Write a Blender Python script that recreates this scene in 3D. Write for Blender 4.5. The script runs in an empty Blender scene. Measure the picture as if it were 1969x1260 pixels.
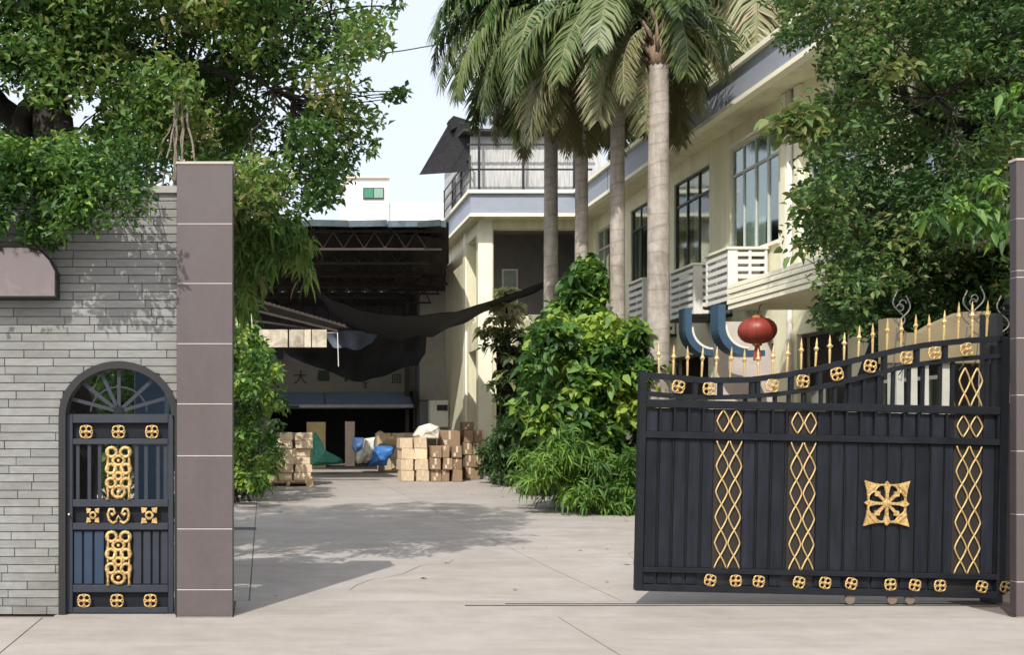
import bpy, math, random
import numpy as np
from mathutils import Vector, Matrix, Euler, Quaternion
R = math.radians
S = bpy.context.scene
COL = S.collection
random.seed(11)

# ------------------------------------------------------------------ camera
F, CX, HY, EYE = 1900.0, 505.0, 838.0, 1.6        # focal length and principal point in photo pixels
cam = bpy.data.objects.new('camera', bpy.data.cameras.new('camera'))
COL.objects.link(cam)
cam.location = (0, 0, EYE); cam.rotation_euler = (R(90), 0, 0)
cam.data.sensor_width = 36; cam.data.lens = 36 * F / 1969
cam.data.shift_x = (984.5 - CX) / 1969; cam.data.shift_y = (HY - 630) / 1969
cam.data.clip_end = 2000; cam.data.clip_start = 0.05
S.camera = cam

# ------------------------------------------------------------------ light
TO_SUN = Vector((-1.88, -3.4, 4.02)).normalized()
W = bpy.data.worlds.new('World'); S.world = W; W.use_nodes = True
nt = W.node_tree; nt.nodes.clear()
sky = nt.nodes.new('ShaderNodeTexSky'); sky.sky_type = 'NISHITA'; sky.sun_disc = False
sky.sun_elevation = math.asin(TO_SUN.z); sky.sun_rotation = math.atan2(TO_SUN.x, TO_SUN.y)
sky.air_density = 1.0; sky.dust_density = 6.0; sky.ozone_density = 1.0
bg = nt.nodes.new('ShaderNodeBackground'); bg.inputs[1].default_value = 0.15
out = nt.nodes.new('ShaderNodeOutputWorld')
veil = nt.nodes.new('ShaderNodeMix'); veil.data_type = 'RGBA'; veil.inputs[0].default_value = .62   # thin bright haze over the blue
veil.inputs[7].default_value = (6.6, 6.95, 7.4, 1)
nt.links.new(sky.outputs[0], veil.inputs[6]); nt.links.new(veil.outputs[2], bg.inputs[0]); nt.links.new(bg.outputs[0], out.inputs[0])
sun = bpy.data.objects.new('sun', bpy.data.lights.new('sun', 'SUN')); COL.objects.link(sun)
sun.data.energy = 3.6; sun.data.angle = R(0.5); sun.data.color = (1.0, 0.95, 0.87)
sun.rotation_euler = (-TO_SUN).to_track_quat('-Z', 'Y').to_euler()
sun.location = (-10, -18, 25)
S.view_settings.view_transform = 'Standard'; S.view_settings.look = 'None'
S.view_settings.exposure = 0.36; S.view_settings.gamma = 1.0
S.view_settings.use_curve_mapping = False
S.cycles.max_bounces = 6; S.cycles.transparent_max_bounces = 12

# ------------------------------------------------------------------ helpers
def P(x, y, Y):
    return Vector(((x - CX) * Y / F, Y, EYE + (HY - y) * Y / F))
def X_(x, Y): return (x - CX) * Y / F
def Z_(y, Y): return EYE + (HY - y) * Y / F
def gz(Y):                                            # ground height: the drive climbs gently
    return 0.0 if Y < 12 else (0.012 * (Y - 12) if Y < 50 else 0.456)

MATS = {}
def M(name, col=(.5, .5, .5), rough=.8, metal=0., var=.12, scale=4., bump=0., bscale=60., col2=None,
      objvar=0., spec=.5, stretch=(1, 1, 1), detail=6, trans=0., coat=0., stain=0., sscale=.5, sstretch=(1, 1, 1)):
    if name in MATS: return MATS[name]
    m = bpy.data.materials.new(name); m.use_nodes = True
    n, l = m.node_tree.nodes, m.node_tree.links
    b = n['Principled BSDF']
    b.inputs['Roughness'].default_value = rough; b.inputs['Metallic'].default_value = metal
    b.inputs['Specular IOR Level'].default_value = spec
    b.inputs['Coat Weight'].default_value = coat
    tc = n.new('ShaderNodeTexCoord'); mp = n.new('ShaderNodeMapping'); mp.inputs['Scale'].default_value = stretch
    l.new(tc.outputs['Object'], mp.inputs[0])
    no = n.new('ShaderNodeTexNoise'); no.inputs['Scale'].default_value = scale; no.inputs['Detail'].default_value = detail
    no.inputs['Roughness'].default_value = .65
    l.new(mp.outputs[0], no.inputs[0])
    cr = n.new('ShaderNodeValToRGB'); e = cr.color_ramp.elements
    e[0].position = .3; e[1].position = .7
    lo = [c * (1 - var) for c in col]; hi = [min(1, c * (1 + var)) for c in (col2 or col)]
    e[0].color = (*lo, 1); e[1].color = (*hi, 1)
    l.new(no.outputs[0], cr.inputs[0])
    o = cr.outputs[0]
    if stain:                                         # broad dirt on top of the grain
        m3 = n.new('ShaderNodeMapping'); m3.inputs['Scale'].default_value = sstretch; l.new(tc.outputs['Object'], m3.inputs[0])
        n3 = n.new('ShaderNodeTexNoise'); n3.inputs['Scale'].default_value = sscale; n3.inputs['Detail'].default_value = 9; n3.inputs['Roughness'].default_value = .7; n3.inputs['Distortion'].default_value = .6
        l.new(m3.outputs[0], n3.inputs[0]); c3 = n.new('ShaderNodeValToRGB'); k = 1 - stain
        c3.color_ramp.elements[0].position = .36; c3.color_ramp.elements[0].color = (k, k * .97, k * .93, 1); c3.color_ramp.elements[1].position = .58; c3.color_ramp.elements[1].color = (1, 1, 1, 1)
        l.new(n3.outputs[0], c3.inputs[0]); x3 = n.new('ShaderNodeMix'); x3.data_type = 'RGBA'; x3.blend_type = 'MULTIPLY'; x3.inputs[0].default_value = 1
        l.new(o, x3.inputs[6]); l.new(c3.outputs[0], x3.inputs[7]); o = x3.outputs[2]
    if objvar:
        oi = n.new('ShaderNodeObjectInfo'); mr = n.new('ShaderNodeMapRange')
        mr.inputs[3].default_value = 1 - objvar; mr.inputs[4].default_value = 1 + objvar
        l.new(oi.outputs['Random'], mr.inputs[0])
        hs = n.new('ShaderNodeHueSaturation'); l.new(mr.outputs[0], hs.inputs['Value']); l.new(o, hs.inputs['Color'])
        o = hs.outputs[0]
    l.new(o, b.inputs['Base Color'])
    if bump:
        n2 = n.new('ShaderNodeTexNoise'); n2.inputs['Scale'].default_value = bscale; n2.inputs['Detail'].default_value = 4
        l.new(mp.outputs[0], n2.inputs[0])
        bp = n.new('ShaderNodeBump'); bp.inputs['Strength'].default_value = bump; bp.inputs['Distance'].default_value = .02
        l.new(n2.outputs[0], bp.inputs['Height']); l.new(bp.outputs[0], b.inputs['Normal'])
    MATS[name] = m
    return m

def leaf_mat(name, stops, rough=.5, transl=.35, spec=.4):
    m = bpy.data.materials.new(name); m.use_nodes = True
    n, l = m.node_tree.nodes, m.node_tree.links
    b = n['Principled BSDF']; b.inputs['Roughness'].default_value = rough; b.inputs['Specular IOR Level'].default_value = spec
    at = n.new('ShaderNodeAttribute'); at.attribute_name = 'tint'
    cr = n.new('ShaderNodeValToRGB'); els = cr.color_ramp.elements
    while len(els) < len(stops): els.new(.5)
    for e, (p, c) in zip(els, stops): e.position = p; e.color = (*c, 1)
    l.new(at.outputs['Fac'], cr.inputs[0]); l.new(cr.outputs[0], b.inputs['Base Color'])
    t = n.new('ShaderNodeBsdfTranslucent'); l.new(cr.outputs[0], t.inputs[0])
    mx = n.new('ShaderNodeMixShader'); mx.inputs[0].default_value = transl
    l.new(b.outputs[0], mx.inputs[1]); l.new(t.outputs[0], mx.inputs[2])
    l.new(mx.outputs[0], n['Material Output'].inputs[0])
    return m

def glass_mat(name, tint=(.5, .6, .6), mix=.35):
    m = bpy.data.materials.new(name); m.use_nodes = True
    n, l = m.node_tree.nodes, m.node_tree.links
    n.remove(n['Principled BSDF'])
    g = n.new('ShaderNodeBsdfGlossy'); g.inputs['Roughness'].default_value = .06; g.inputs['Color'].default_value = (.85, .9, .9, 1)
    t = n.new('ShaderNodeBsdfTransparent'); t.inputs[0].default_value = (*tint, 1)
    mx = n.new('ShaderNodeMixShader'); mx.inputs[0].default_value = mix
    l.new(t.outputs[0], mx.inputs[1]); l.new(g.outputs[0], mx.inputs[2]); l.new(mx.outputs[0], n['Material Output'].inputs[0])
    return m

ORG = {}
def tag(o, label=None, cat=None, group=None, kind=None):
    if label: o['label'] = label
    if cat: o['category'] = cat
    if group: o['group'] = group
    if kind: o['kind'] = kind
    return o
def thing(name, label, cat, loc=(0, 0, 0), group=None):
    o = bpy.data.objects.new(name, None); COL.objects.link(o); o.location = loc; o.empty_display_size = .2
    ORG[o.name] = Vector(loc)
    return tag(o, label, cat, group)
def place_mesh(name, me, mat, parent=None, smooth=False):
    o = bpy.data.objects.new(name, me); COL.objects.link(o)
    if mat and not me.materials: me.materials.append(mat)
    if smooth: me.polygons.foreach_set('use_smooth', [True] * len(me.polygons))
    if parent:
        o.parent = parent; ORG[o.name] = ORG[parent.name]
    else: ORG[o.name] = Vector((0, 0, 0))
    return o
def ghost(src, parent, off, name=None):              # another part sharing the mesh, moved by off (thing coordinates)
    o = src.copy(); COL.objects.link(o); o.parent = parent; o.location = off
    ORG[o.name] = ORG[parent.name] if parent else Vector((0, 0, 0))
    return o
def copy_tree(o, parent=None):
    kids = [c for c in o.children]
    c = o.copy(); COL.objects.link(c); c.parent = parent
    for k in kids: copy_tree(k, c)
    return c

class MB:
    def __init__(s): s.v = []; s.f = []
    def add(s, vs, fs):
        k = len(s.v); s.v += [tuple(v) for v in vs]; s.f += [tuple(i + k for i in f) for f in fs]
        return s
    def box(s, x0, x1, y0, y1, z0, z1, M4=None):
        vs = [Vector(p) for p in ((x0, y0, z0), (x1, y0, z0), (x1, y1, z0), (x0, y1, z0), (x0, y0, z1), (x1, y0, z1), (x1, y1, z1), (x0, y1, z1))]
        if M4: vs = [M4 @ v for v in vs]
        return s.add(vs, [(0, 3, 2, 1), (4, 5, 6, 7), (0, 1, 5, 4), (1, 2, 6, 5), (2, 3, 7, 6), (3, 0, 4, 7)])
    def cbox(s, c, sz, M4=None):
        return s.box(c[0] - sz[0] / 2, c[0] + sz[0] / 2, c[1] - sz[1] / 2, c[1] + sz[1] / 2, c[2] - sz[2] / 2, c[2] + sz[2] / 2, M4)
    def hull(s, lo, hi):                              # lo, hi: matching polygons (lists of points) joined into a closed solid
        n = len(lo)
        return s.add(list(lo) + list(hi), [tuple(range(n))[::-1], tuple(range(n, 2 * n))] + [(i, (i + 1) % n, n + (i + 1) % n, n + i) for i in range(n)])
    def bar(s, a, b, w, h=None, up=Vector((0, 0, 1))):
        a, b = Vector(a), Vector(b); h = h or w
        d = (b - a).normalized()
        if abs(d.dot(up)) > .98: up = Vector((0, 1, 0))
        sx = d.cross(up).normalized() * w / 2; sz = sx.cross(d).normalized() * h / 2
        return s.hull([a - sx - sz, a + sx - sz, a + sx + sz, a - sx + sz], [b - sx - sz, b + sx - sz, b + sx + sz, b - sx + sz])
    def tube(s, pts, r, n=6, closed=False, flat=None):
        pts = [Vector(p) for p in pts]; m = len(pts)
        rs = r if isinstance(r, (list, tuple)) else [r] * m
        rings = []
        for i, p in enumerate(pts):
            a = pts[(i - 1) % m] if (closed or i > 0) else p
            b = pts[(i + 1) % m] if (closed or i < m - 1) else p
            d = (b - a).normalized()
            u = flat if flat is not None else (Vector((0, 0, 1)) if abs(d.z) < .9 else Vector((0, 1, 0)))
            e1 = d.cross(u).normalized(); e2 = e1.cross(d).normalized()
            rings.append([p + (e1 * math.cos(t) + e2 * math.sin(t)) * rs[i] for t in [2 * math.pi * k / n for k in range(n)]])
        vs = [v for g in rings for v in g]; fs = []
        for i in range(m if closed else m - 1):
            j = (i + 1) % m
            fs += [(i * n + k, i * n + (k + 1) % n, j * n + (k + 1) % n, j * n + k) for k in range(n)]
        if not closed: fs += [tuple(range(n))[::-1], tuple(range((m - 1) * n, m * n))]
        return s.add(vs, fs)
    def ring(s, c, r, t, n=12, rz=None, k=5):         # ring standing in the XZ plane
        rz = rz or r
        return s.tube([(c[0] + r * math.cos(a), c[1], c[2] + rz * math.sin(a)) for a in [2 * math.pi * i / n for i in range(n)]], t, k, True, Vector((0, 1, 0)))
    def lathe(s, c, prof, n=16, axis='z'):
        vs = []; m = len(prof)
        for r, h in prof:
            for k in range(n):
                a = 2 * math.pi * k / n; x, y = r * math.cos(a), r * math.sin(a)
                vs.append(Vector(c) + (Vector((x, y, h)) if axis == 'z' else Vector((x, h, y)) if axis == 'y' else Vector((h, x, y))))
        fs = [(i * n + k, i * n + (k + 1) % n, (i + 1) * n + (k + 1) % n, (i + 1) * n + k) for i in range(m - 1) for k in range(n)]
        fs += [tuple(range(n))[::-1], tuple(range((m - 1) * n, m * n))]
        return s.add(vs, fs)
    def prism(s, poly, y0, y1):                       # polygon in (x, z), extruded along y
        return s.hull([Vector((x, y0, z)) for x, z in poly], [Vector((x, y1, z)) for x, z in poly])
    def prismx(s, poly, x0, x1):                      # polygon in (y, z), extruded along x
        return s.hull([Vector((x0, y, z)) for y, z in poly], [Vector((x1, y, z)) for y, z in poly])
    def build(s, name, mat, parent=None, smooth=False, bevel=0, local=False, fix=True):
        off = ORG[parent.name] if parent is not None and not local else Vector((0, 0, 0))
        me = bpy.data.meshes.new(name)
        me.from_pydata([Vector(v) - off for v in s.v], [], s.f)
        if fix:
            import bmesh
            bm = bmesh.new(); bm.from_mesh(me); bmesh.ops.recalc_face_normals(bm, faces=bm.faces)
            if bevel: bmesh.ops.bevel(bm, geom=bm.edges[:], offset=bevel, segments=1, affect='EDGES')
            bm.to_mesh(me); bm.free()
        return place_mesh(name, me, mat, parent, smooth)

def pip(x, y, poly):
    c = False; n = len(poly)
    for i in range(n):
        x1, y1 = poly[i]; x2, y2 = poly[(i + 1) % n]
        if (y1 > y) != (y2 > y) and x < (x2 - x1) * (y - y1) / (y2 - y1) + x1: c = not c
    return c

# ---- leaves: thousands of little folded blades in one mesh
def leaf_arrays(rng, cen, size, tint, up=.7, big=False, droop=.35, aspect=.5, axis_bias=(0, 0, -.2)):
    n = len(cen)
    nr = rng.normal(size=(n, 3)); nr[:, 2] = np.abs(nr[:, 2]) * .6 + up; nr[:, 1] -= .15
    nr /= np.linalg.norm(nr, axis=1)[:, None]
    d = rng.normal(size=(n, 3)) + np.array(axis_bias)
    d -= (d * nr).sum(1)[:, None] * nr; d /= np.linalg.norm(d, axis=1)[:, None]
    sd = np.cross(nr, d); L = size[:, None]; Wd = L * aspect
    if not big:
        fold = L * .12
        v = np.stack([cen, cen + d * L * .45 + sd * Wd * .5 + nr * fold, cen + d * L - nr * L * droop * .4,
                      cen + d * L * .45 - sd * Wd * .5 + nr * fold], 1)
        fi = np.array([[0, 1, 2], [0, 2, 3]]); k = 4
    else:
        dz = np.zeros_like(cen); dz[:, 2] = -1
        m1 = cen + d * L * .33 + dz * L * droop * .08; m2 = cen + d * L * .72 + dz * L * droop * .45; tp = cen + d * L + dz * L * droop
        lf = nr * L * .07
        v = np.stack([cen, m1, m2, tp, m1 + sd * Wd * .5 + lf, m2 + sd * Wd * .36 + lf, m1 - sd * Wd * .5 + lf, m2 - sd * Wd * .36 + lf], 1)
        fi = np.array([[0, 4, 1], [0, 1, 6], [4, 5, 1], [1, 5, 2], [1, 2, 6], [6, 2, 7], [5, 3, 2], [2, 3, 7]]); k = 8
    f = (fi[None] + (np.arange(n) * k)[:, None, None]).reshape(-1, 3)
    return v.reshape(-1, 3), f, np.repeat(tint, len(fi))
def leaf_mesh(name, v, f, t, mat, parent=None, smooth=False):
    off = np.array(ORG[parent.name]) if parent is not None else np.zeros(3)
    me = bpy.data.meshes.new(name); v = (v - off).astype(np.float32)
    me.vertices.add(len(v)); me.vertices.foreach_set('co', v.ravel())
    me.loops.add(f.size); me.loops.foreach_set('vertex_index', f.astype(np.int32).ravel())
    me.polygons.add(len(f)); me.polygons.foreach_set('loop_start', np.arange(0, f.size, 3, dtype=np.int32))
    me.polygons.foreach_set('loop_total', np.full(len(f), 3, dtype=np.int32))
    a = me.attributes.new('tint', 'FLOAT', 'FACE'); a.data.foreach_set('value', np.clip(t, 0, 1).astype(np.float32))
    me.update(calc_edges=True)
    return place_mesh(name, me, mat, parent, smooth)
def foliage(name, parent, mat, clusters, per, size, seed=1, up=.7, big=False, squash=.75, jitter=.2, droop=.35, aspect=.5):
    """clusters: list of (centre, radius, tint)"""
    rng = np.random.default_rng(seed); C, SZ, T = [], [], []
    for c, r, t in clusters:
        n = max(4, int(per * rng.uniform(.6, 1.4)))
        u = rng.normal(size=(n, 3)); u /= np.linalg.norm(u, axis=1)[:, None]
        rad = r * rng.uniform(.25, 1, n) ** .6
        p = u * rad[:, None] * np.array([1, 1, squash]) + np.array(c)
        C.append(p); SZ.append(size * rng.uniform(.5, 1.3, n)); T.append(t + rng.normal(0, jitter, n))
    v, f, t = leaf_arrays(rng, np.concatenate(C), np.concatenate(SZ), np.concatenate(T), up, big, droop, aspect)
    return leaf_mesh(name, v, f, t, mat, parent)
def limb(mb, a, b, r0, r1, wob=.12, n=7, seed=0):
    rnd = random.Random(seed); a, b = Vector(a), Vector(b); pts = []; rs = []
    L = (b - a).length
    for i in range(n):
        t = i / (n - 1); w = math.sin(t * math.pi) * wob * L
        pts.append(a.lerp(b, t) + Vector((rnd.uniform(-w, w), rnd.uniform(-w, w), rnd.uniform(-w, w) * .5 + w * .3)))
        rs.append(r0 + (r1 - r0) * t)
    mb.tube(pts, rs, 7); return pts

# ------------------------------------------------------------------ materials
m_conc = M('concrete_drive', (.345, .320, .300), .85, stain=.16, sscale=.55, sstretch=(1, 2.2, 1), var=.09, scale=2.5, bump=.25, bscale=45, objvar=.025, detail=10)
m_ground = M('packed_earth', (.20, .16, .12), .95, var=.25, scale=2, bump=.4)
m_mortar = M('mortar', (.15, .15, .145), .95, var=.15, scale=20)
m_brick = M('grey_stone_strip', (.245, .25, .245), .8, stain=.22, sscale=.9,  var=.13, scale=7, bump=.35, bscale=70, objvar=.13, stretch=(1, 1, 5))
m_tile = M('mauve_tile', (.094, .079, .080), .5, stain=.12, sscale=1.6, sstretch=(1, 1, .4), var=.06, scale=25, bump=.03, bscale=200, objvar=.03)
m_grout = M('pale_grout', (.62, .58, .56), .9)
m_side = M('shaded_tile_side', (.05, .04, .045), .5)  # mauve tile darkened: the shade of the pillar sides is in the colour
m_iron = M('dark_navy_paint', (.010, .012, .016), .5, var=.3, scale=6, bump=.05, bscale=80, spec=.2)
m_panel = M('navy_sheet', (.0115, .0155, .026), .58, spec=.2, var=.35, col2=(.014, .0155, .021), stain=.3, sscale=2.5, sstretch=(2, 1, .6), scale=3, stretch=(6, 1, .6), bump=.06, bscale=10, objvar=.25)
m_black = M('black_paint', (.012, .012, .014), .5, var=.3)
m_gold = M('gilded_iron', (.34, .21, .07), .55, metal=.4, var=.45, scale=45, col2=(.55, .38, .16))
m_gold2 = M('pale_gilding', (.50, .36, .16), .45, metal=.35, var=.18, scale=30)
m_cream = M('cream_render', (.76, .74, .54), .85, var=.06, scale=1.6, bump=.08, bscale=60, stain=.14, sscale=1.3, sstretch=(1.5, 1.5, .2))
m_creamlt = M('cream_trim', (.85, .82, .66), .75, var=.05, scale=2)
m_white = M('white_paint', (.75, .74, .70), .6, var=.05)
m_greyblue = M('blue_grey_fascia', (.30, .33, .40), .5, var=.09, scale=1.2, stretch=(1, 1, 3))
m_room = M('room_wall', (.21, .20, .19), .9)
m_curtain = M('curtain', (.80, .78, .72), .9, var=.1, scale=9, stretch=(3, 3, .3))
m_alu = M('window_frame_paint', (.5, .53, .52), .45, var=.1)
m_dark = M('dark_bronze_frame', (.06, .06, .055), .5)
m_glass = glass_mat('window_glass', (.78, .86, .83), .28)
m_roofdk = M('rusty_roof_sheet', (.045, .038, .036), .85, var=.35, scale=3, stretch=(1, 8, 1))
m_steel = M('rusty_truss_steel', (.060, .046, .040), .8, var=.35, scale=8)
m_net = M('black_shade_net', (.016, .016, .019), .95, var=.5, scale=12, bump=.8, bscale=4)
m_net2 = M('blue_grey_net', (.10, .12, .16), .95, var=.2, scale=10)
m_shedwall = M('shed_wall', (.24, .235, .19), .9, var=.12, scale=1.2)
m_bark = M('dark_bark', (.022, .018, .015), .95, var=.45, scale=14, bump=.8, bscale=25, stretch=(1, 1, .4))
m_root = M('pale_root_bark', (.17, .14, .11), .9, var=.25, scale=20, bump=.5, bscale=60)
m_card = M('tan_cardboard', (.60, .48, .33), .85, var=.12, scale=5, objvar=.16, bump=.05)
m_card2 = M('brown_cardboard', (.25, .17, .105), .85, var=.15, scale=5, objvar=.18)
m_tape = M('pale_packing_tape', (.62, .52, .38), .4)
m_wood = M('pallet_wood', (.42, .30, .17), .85, var=.2, scale=4, stretch=(1, 1, 6))
m_red = M('red_lantern_cloth', (.24, .035, .022), .45, var=.15, scale=3)
m_blue = M('blue_sheet', (.045, .095, .155), .4, var=.15)
m_rust = M('rust_steel', (.11, .07, .05), .8, var=.4, scale=20)

def palm_trunk_mat():
    m = M('palm_trunk', (.37, .335, .30), .9, stain=.35, sscale=1.2, sstretch=(3, 3, .5), var=.22, scale=6, bump=.35, bscale=30)
    n, l = m.node_tree.nodes, m.node_tree.links
    b = n['Principled BSDF']; src = b.inputs['Base Color'].links[0].from_socket
    tc = n.new('ShaderNodeTexCoord'); mp = n.new('ShaderNodeMapping'); mp.inputs['Scale'].default_value = (.25, .25, 1)
    w = n.new('ShaderNodeTexWave'); w.bands_direction = 'Z'; w.inputs['Scale'].default_value = 1.0
    w.inputs['Distortion'].default_value = 16.0; w.inputs['Detail'].default_value = 3
    l.new(tc.outputs['Object'], mp.inputs[0]); l.new(mp.outputs[0], w.inputs[0])
    cr = n.new('ShaderNodeValToRGB'); cr.color_ramp.elements[0].color = (.82, .79, .76, 1); cr.color_ramp.elements[0].position = .0
    cr.color_ramp.elements[1].color = (1, 1, 1, 1); cr.color_ramp.elements[1].position = .10
    l.new(w.outputs[0], cr.inputs[0])
    mx = n.new('ShaderNodeMix'); mx.data_type = 'RGBA'; mx.blend_type = 'MULTIPLY'; mx.inputs[0].default_value = 1
    l.new(src, mx.inputs[6]); l.new(cr.outputs[0], mx.inputs[7]); l.new(mx.outputs[2], b.inputs['Base Color'])
    return m
m_palmtrunk = palm_trunk_mat()
L_tree = leaf_mat('banyan_leaf', [(0, (.03, .075, .018)), (.35, (.075, .165, .036)), (.65, (.14, .25, .052)), (.88, (.27, .34, .08)), (1, (.30, .28, .11))], transl=.5)
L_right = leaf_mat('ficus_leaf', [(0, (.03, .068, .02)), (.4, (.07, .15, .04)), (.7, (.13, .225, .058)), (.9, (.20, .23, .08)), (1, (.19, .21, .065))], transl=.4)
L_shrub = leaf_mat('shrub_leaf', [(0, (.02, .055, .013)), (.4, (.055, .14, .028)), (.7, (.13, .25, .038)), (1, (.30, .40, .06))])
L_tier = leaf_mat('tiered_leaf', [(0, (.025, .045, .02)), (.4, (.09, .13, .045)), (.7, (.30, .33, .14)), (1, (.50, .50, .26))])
L_palm = leaf_mat('palm_leaf', [(0, (.015, .050, .012)), (.3, (.06, .12, .03)), (.5, (.15, .20, .075)), (.75, (.28, .30, .15)), (1, (.34, .27, .17))], rough=.45)
L_grass = leaf_mat('weed_leaf', [(0, (.03, .08, .015)), (.5, (.08, .19, .03)), (1, (.20, .32, .05))])

# ------------------------------------------------------------------ ground and drive
mb = MB()
ys = [-60, 12, 50, 300]; xs = [-250, 250]
for i in range(3):
    a, b = ys[i], ys[i + 1]
    za, zb = gz(a) - .03, gz(b) - .03
    mb.add([(xs[0], a, za), (xs[1], a, za), (xs[1], b, zb), (xs[0], b, zb)], [(0, 1, 2, 3)])
tag(mb.build('ground', m_ground, fix=False), kind='structure')
# concrete drive: bed plus slabs
def strip(name, x0, x1, y0, y1, mat, dz=0., th=.1, parent=None, gap=.006):
    mb = MB(); x0 += gap; x1 -= gap; y0 += gap; y1 -= gap
    cuts = [y0] + [c for c in (12, 50) if y0 < c < y1] + [y1]
    for a, b in zip(cuts, cuts[1:]):
        za, zb = gz(a) + dz, gz(b) + dz
        mb.hull([(x0, a, za - th), (x1, a, za - th), (x1, b, zb - th), (x0, b, zb - th)], [(x0, a, za), (x1, a, za), (x1, b, zb), (x0, b, zb)])
    return mb.build(name, mat, parent)
drive = thing('driveway', None, None); drive['kind'] = 'structure'
strip('slab_bed', -7.4, 7.2, -8, 41.4, M('joint_dirt', (.12, .10, .085), .95), -.014, .008, drive, 0)
XJ = [-7.4, -3.7, -.13, 3.47, 7.1]
YJ = [9.55, 16.45, 21.5, 26.5, 31.5, 36.5, 41.3]
for i in range(4):
    for j in range(len(YJ) - 1):
        strip('concrete_slab', XJ[i], XJ[i + 1], YJ[j], YJ[j + 1], m_conc, 0, .012, drive)
m_apron = M('apron_concrete', (.318, .293, .273), .85, stain=.14, sscale=.6, sstretch=(.7, 3, 1), var=.09, scale=3, bump=.25, bscale=50, objvar=.03, detail=10)
AX = [-12, -7.5, -1.93, 2.6, 6.9, 12]
for i in range(5):
    for j, (a, b) in enumerate(((-8, -3), (-3, 2.2), (2.2, 6.1), (6.1, 8.69))):
        strip('concrete_slab', AX[i], AX[i + 1], a, b, m_apron, 0, .012, drive)
strip('concrete_slab', -.26, 6.6, 8.69, 9.55, m_apron, 0, .012, drive)
pave = thing('door_threshold', None, None); pave['kind'] = 'structure'
strip('threshold_slab', -1.85, -.76, 8.7, 9.55, m_apron, .002, .02, pave)

# hairline cracks in the slabs
rnd = random.Random(14)
for (x, y, dx, dy, n) in ((.9, 10.2, .35, .55, 9), (4.4, 12.2, .3, .8, 9)):
    b_ = MB(); p = Vector((x, y, 0)); w = .004
    for k in range(n):
        q = p + Vector((dx * rnd.uniform(.2, .9), dy * rnd.uniform(-.1, .9), 0))
        sd = (q - p).normalized().cross(Vector((0, 0, 1))) * w
        b_.add([v + Vector((0, 0, gz(v.y) + .003)) for v in (p - sd, p + sd, q + sd * .8, q - sd * .8)], [(0, 1, 2, 3)]); p = q
    b_.build('crack', M('crack_dirt', (.16, .14, .12), .95), drive, fix=False)
# sliding gate rails let into the ground
tr = thing('gate_track', 'two rusty steel gate rails let into the concrete beside the black gate', 'rail', (4, 9.3, 0))
for (ya, yb, xa, xb) in ((9.26, 9.285, 1.9, 6.9), (9.36, 9.375, 2.3, 6.9)):
    b_ = MB(); b_.box(xa, xb, ya, yb, -.01, .006); b_.build('rail', M('rail_dark', (.05, .04, .035), .7, var=.5, scale=6), tr)
strip('drain_cover', -.62, -.1, 16.2, 16.6, M('drain_grey', (.06, .06, .065), .7), .006, .01)
tag(bpy.data.objects['drain_cover'], 'dark metal drain cover set flush in the shaded drive near the pillar', 'drain cover')
g_ = MB(); g_.box(X_(1000, 24.5), X_(1036, 24.5), 24.3, 24.9, gz(24.5), gz(24.5) + .12)
tag(g_.build('drain_block', M('drain_dark', (.03, .03, .03), .8), bevel=.01), 'small black drain block at the edge of the planting strip', 'drain block')

# ------------------------------------------------------------------ brick wall
WY = 8.80                                    # front of the stones
DXC, DHW, DZS, DRZ = -1.283, .527, 1.775, .482
def arch_half(z):
    if z <= DZS: return DHW
    if z >= DZS + DRZ: return 0
    return DHW * math.sqrt(1 - ((z - DZS) / DRZ) ** 2)
def arch_z(x):
    u = abs(x - DXC) / DHW
    return 0 if u >= 1 else DZS + DRZ * math.sqrt(1 - u * u)
WX0, WX1, WZ = -5.2, -.762, 3.76
wall = thing('boundary_wall', 'grey wall of thin stone strips left of the drive with an arched doorway', 'wall', (-2.5, 8.9, 0))
c_ = MB()
c_.box(WX0, DXC - DHW, WY + .022, WY + .27, 0, WZ)
c_.box(DXC + DHW, WX1, WY + .022, WY + .27, 0, WZ)
N = 28
for i in range(N):
    a = DXC - DHW + 2 * DHW * i / N; b = DXC - DHW + 2 * DHW * (i + 1) / N
    za, zb = max(arch_z(a + 1e-6), DZS), max(arch_z(b - 1e-6), DZS)
    c_.prism([(a, za), (b, zb), (b, WZ), (a, WZ)], WY + .022, WY + .27)
c_.build('mortar_core', m_mortar, wall)
row_h = .0738; rnd = random.Random(5); off_view = MB(); zr = .004; row = 0; nb = 0
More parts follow.
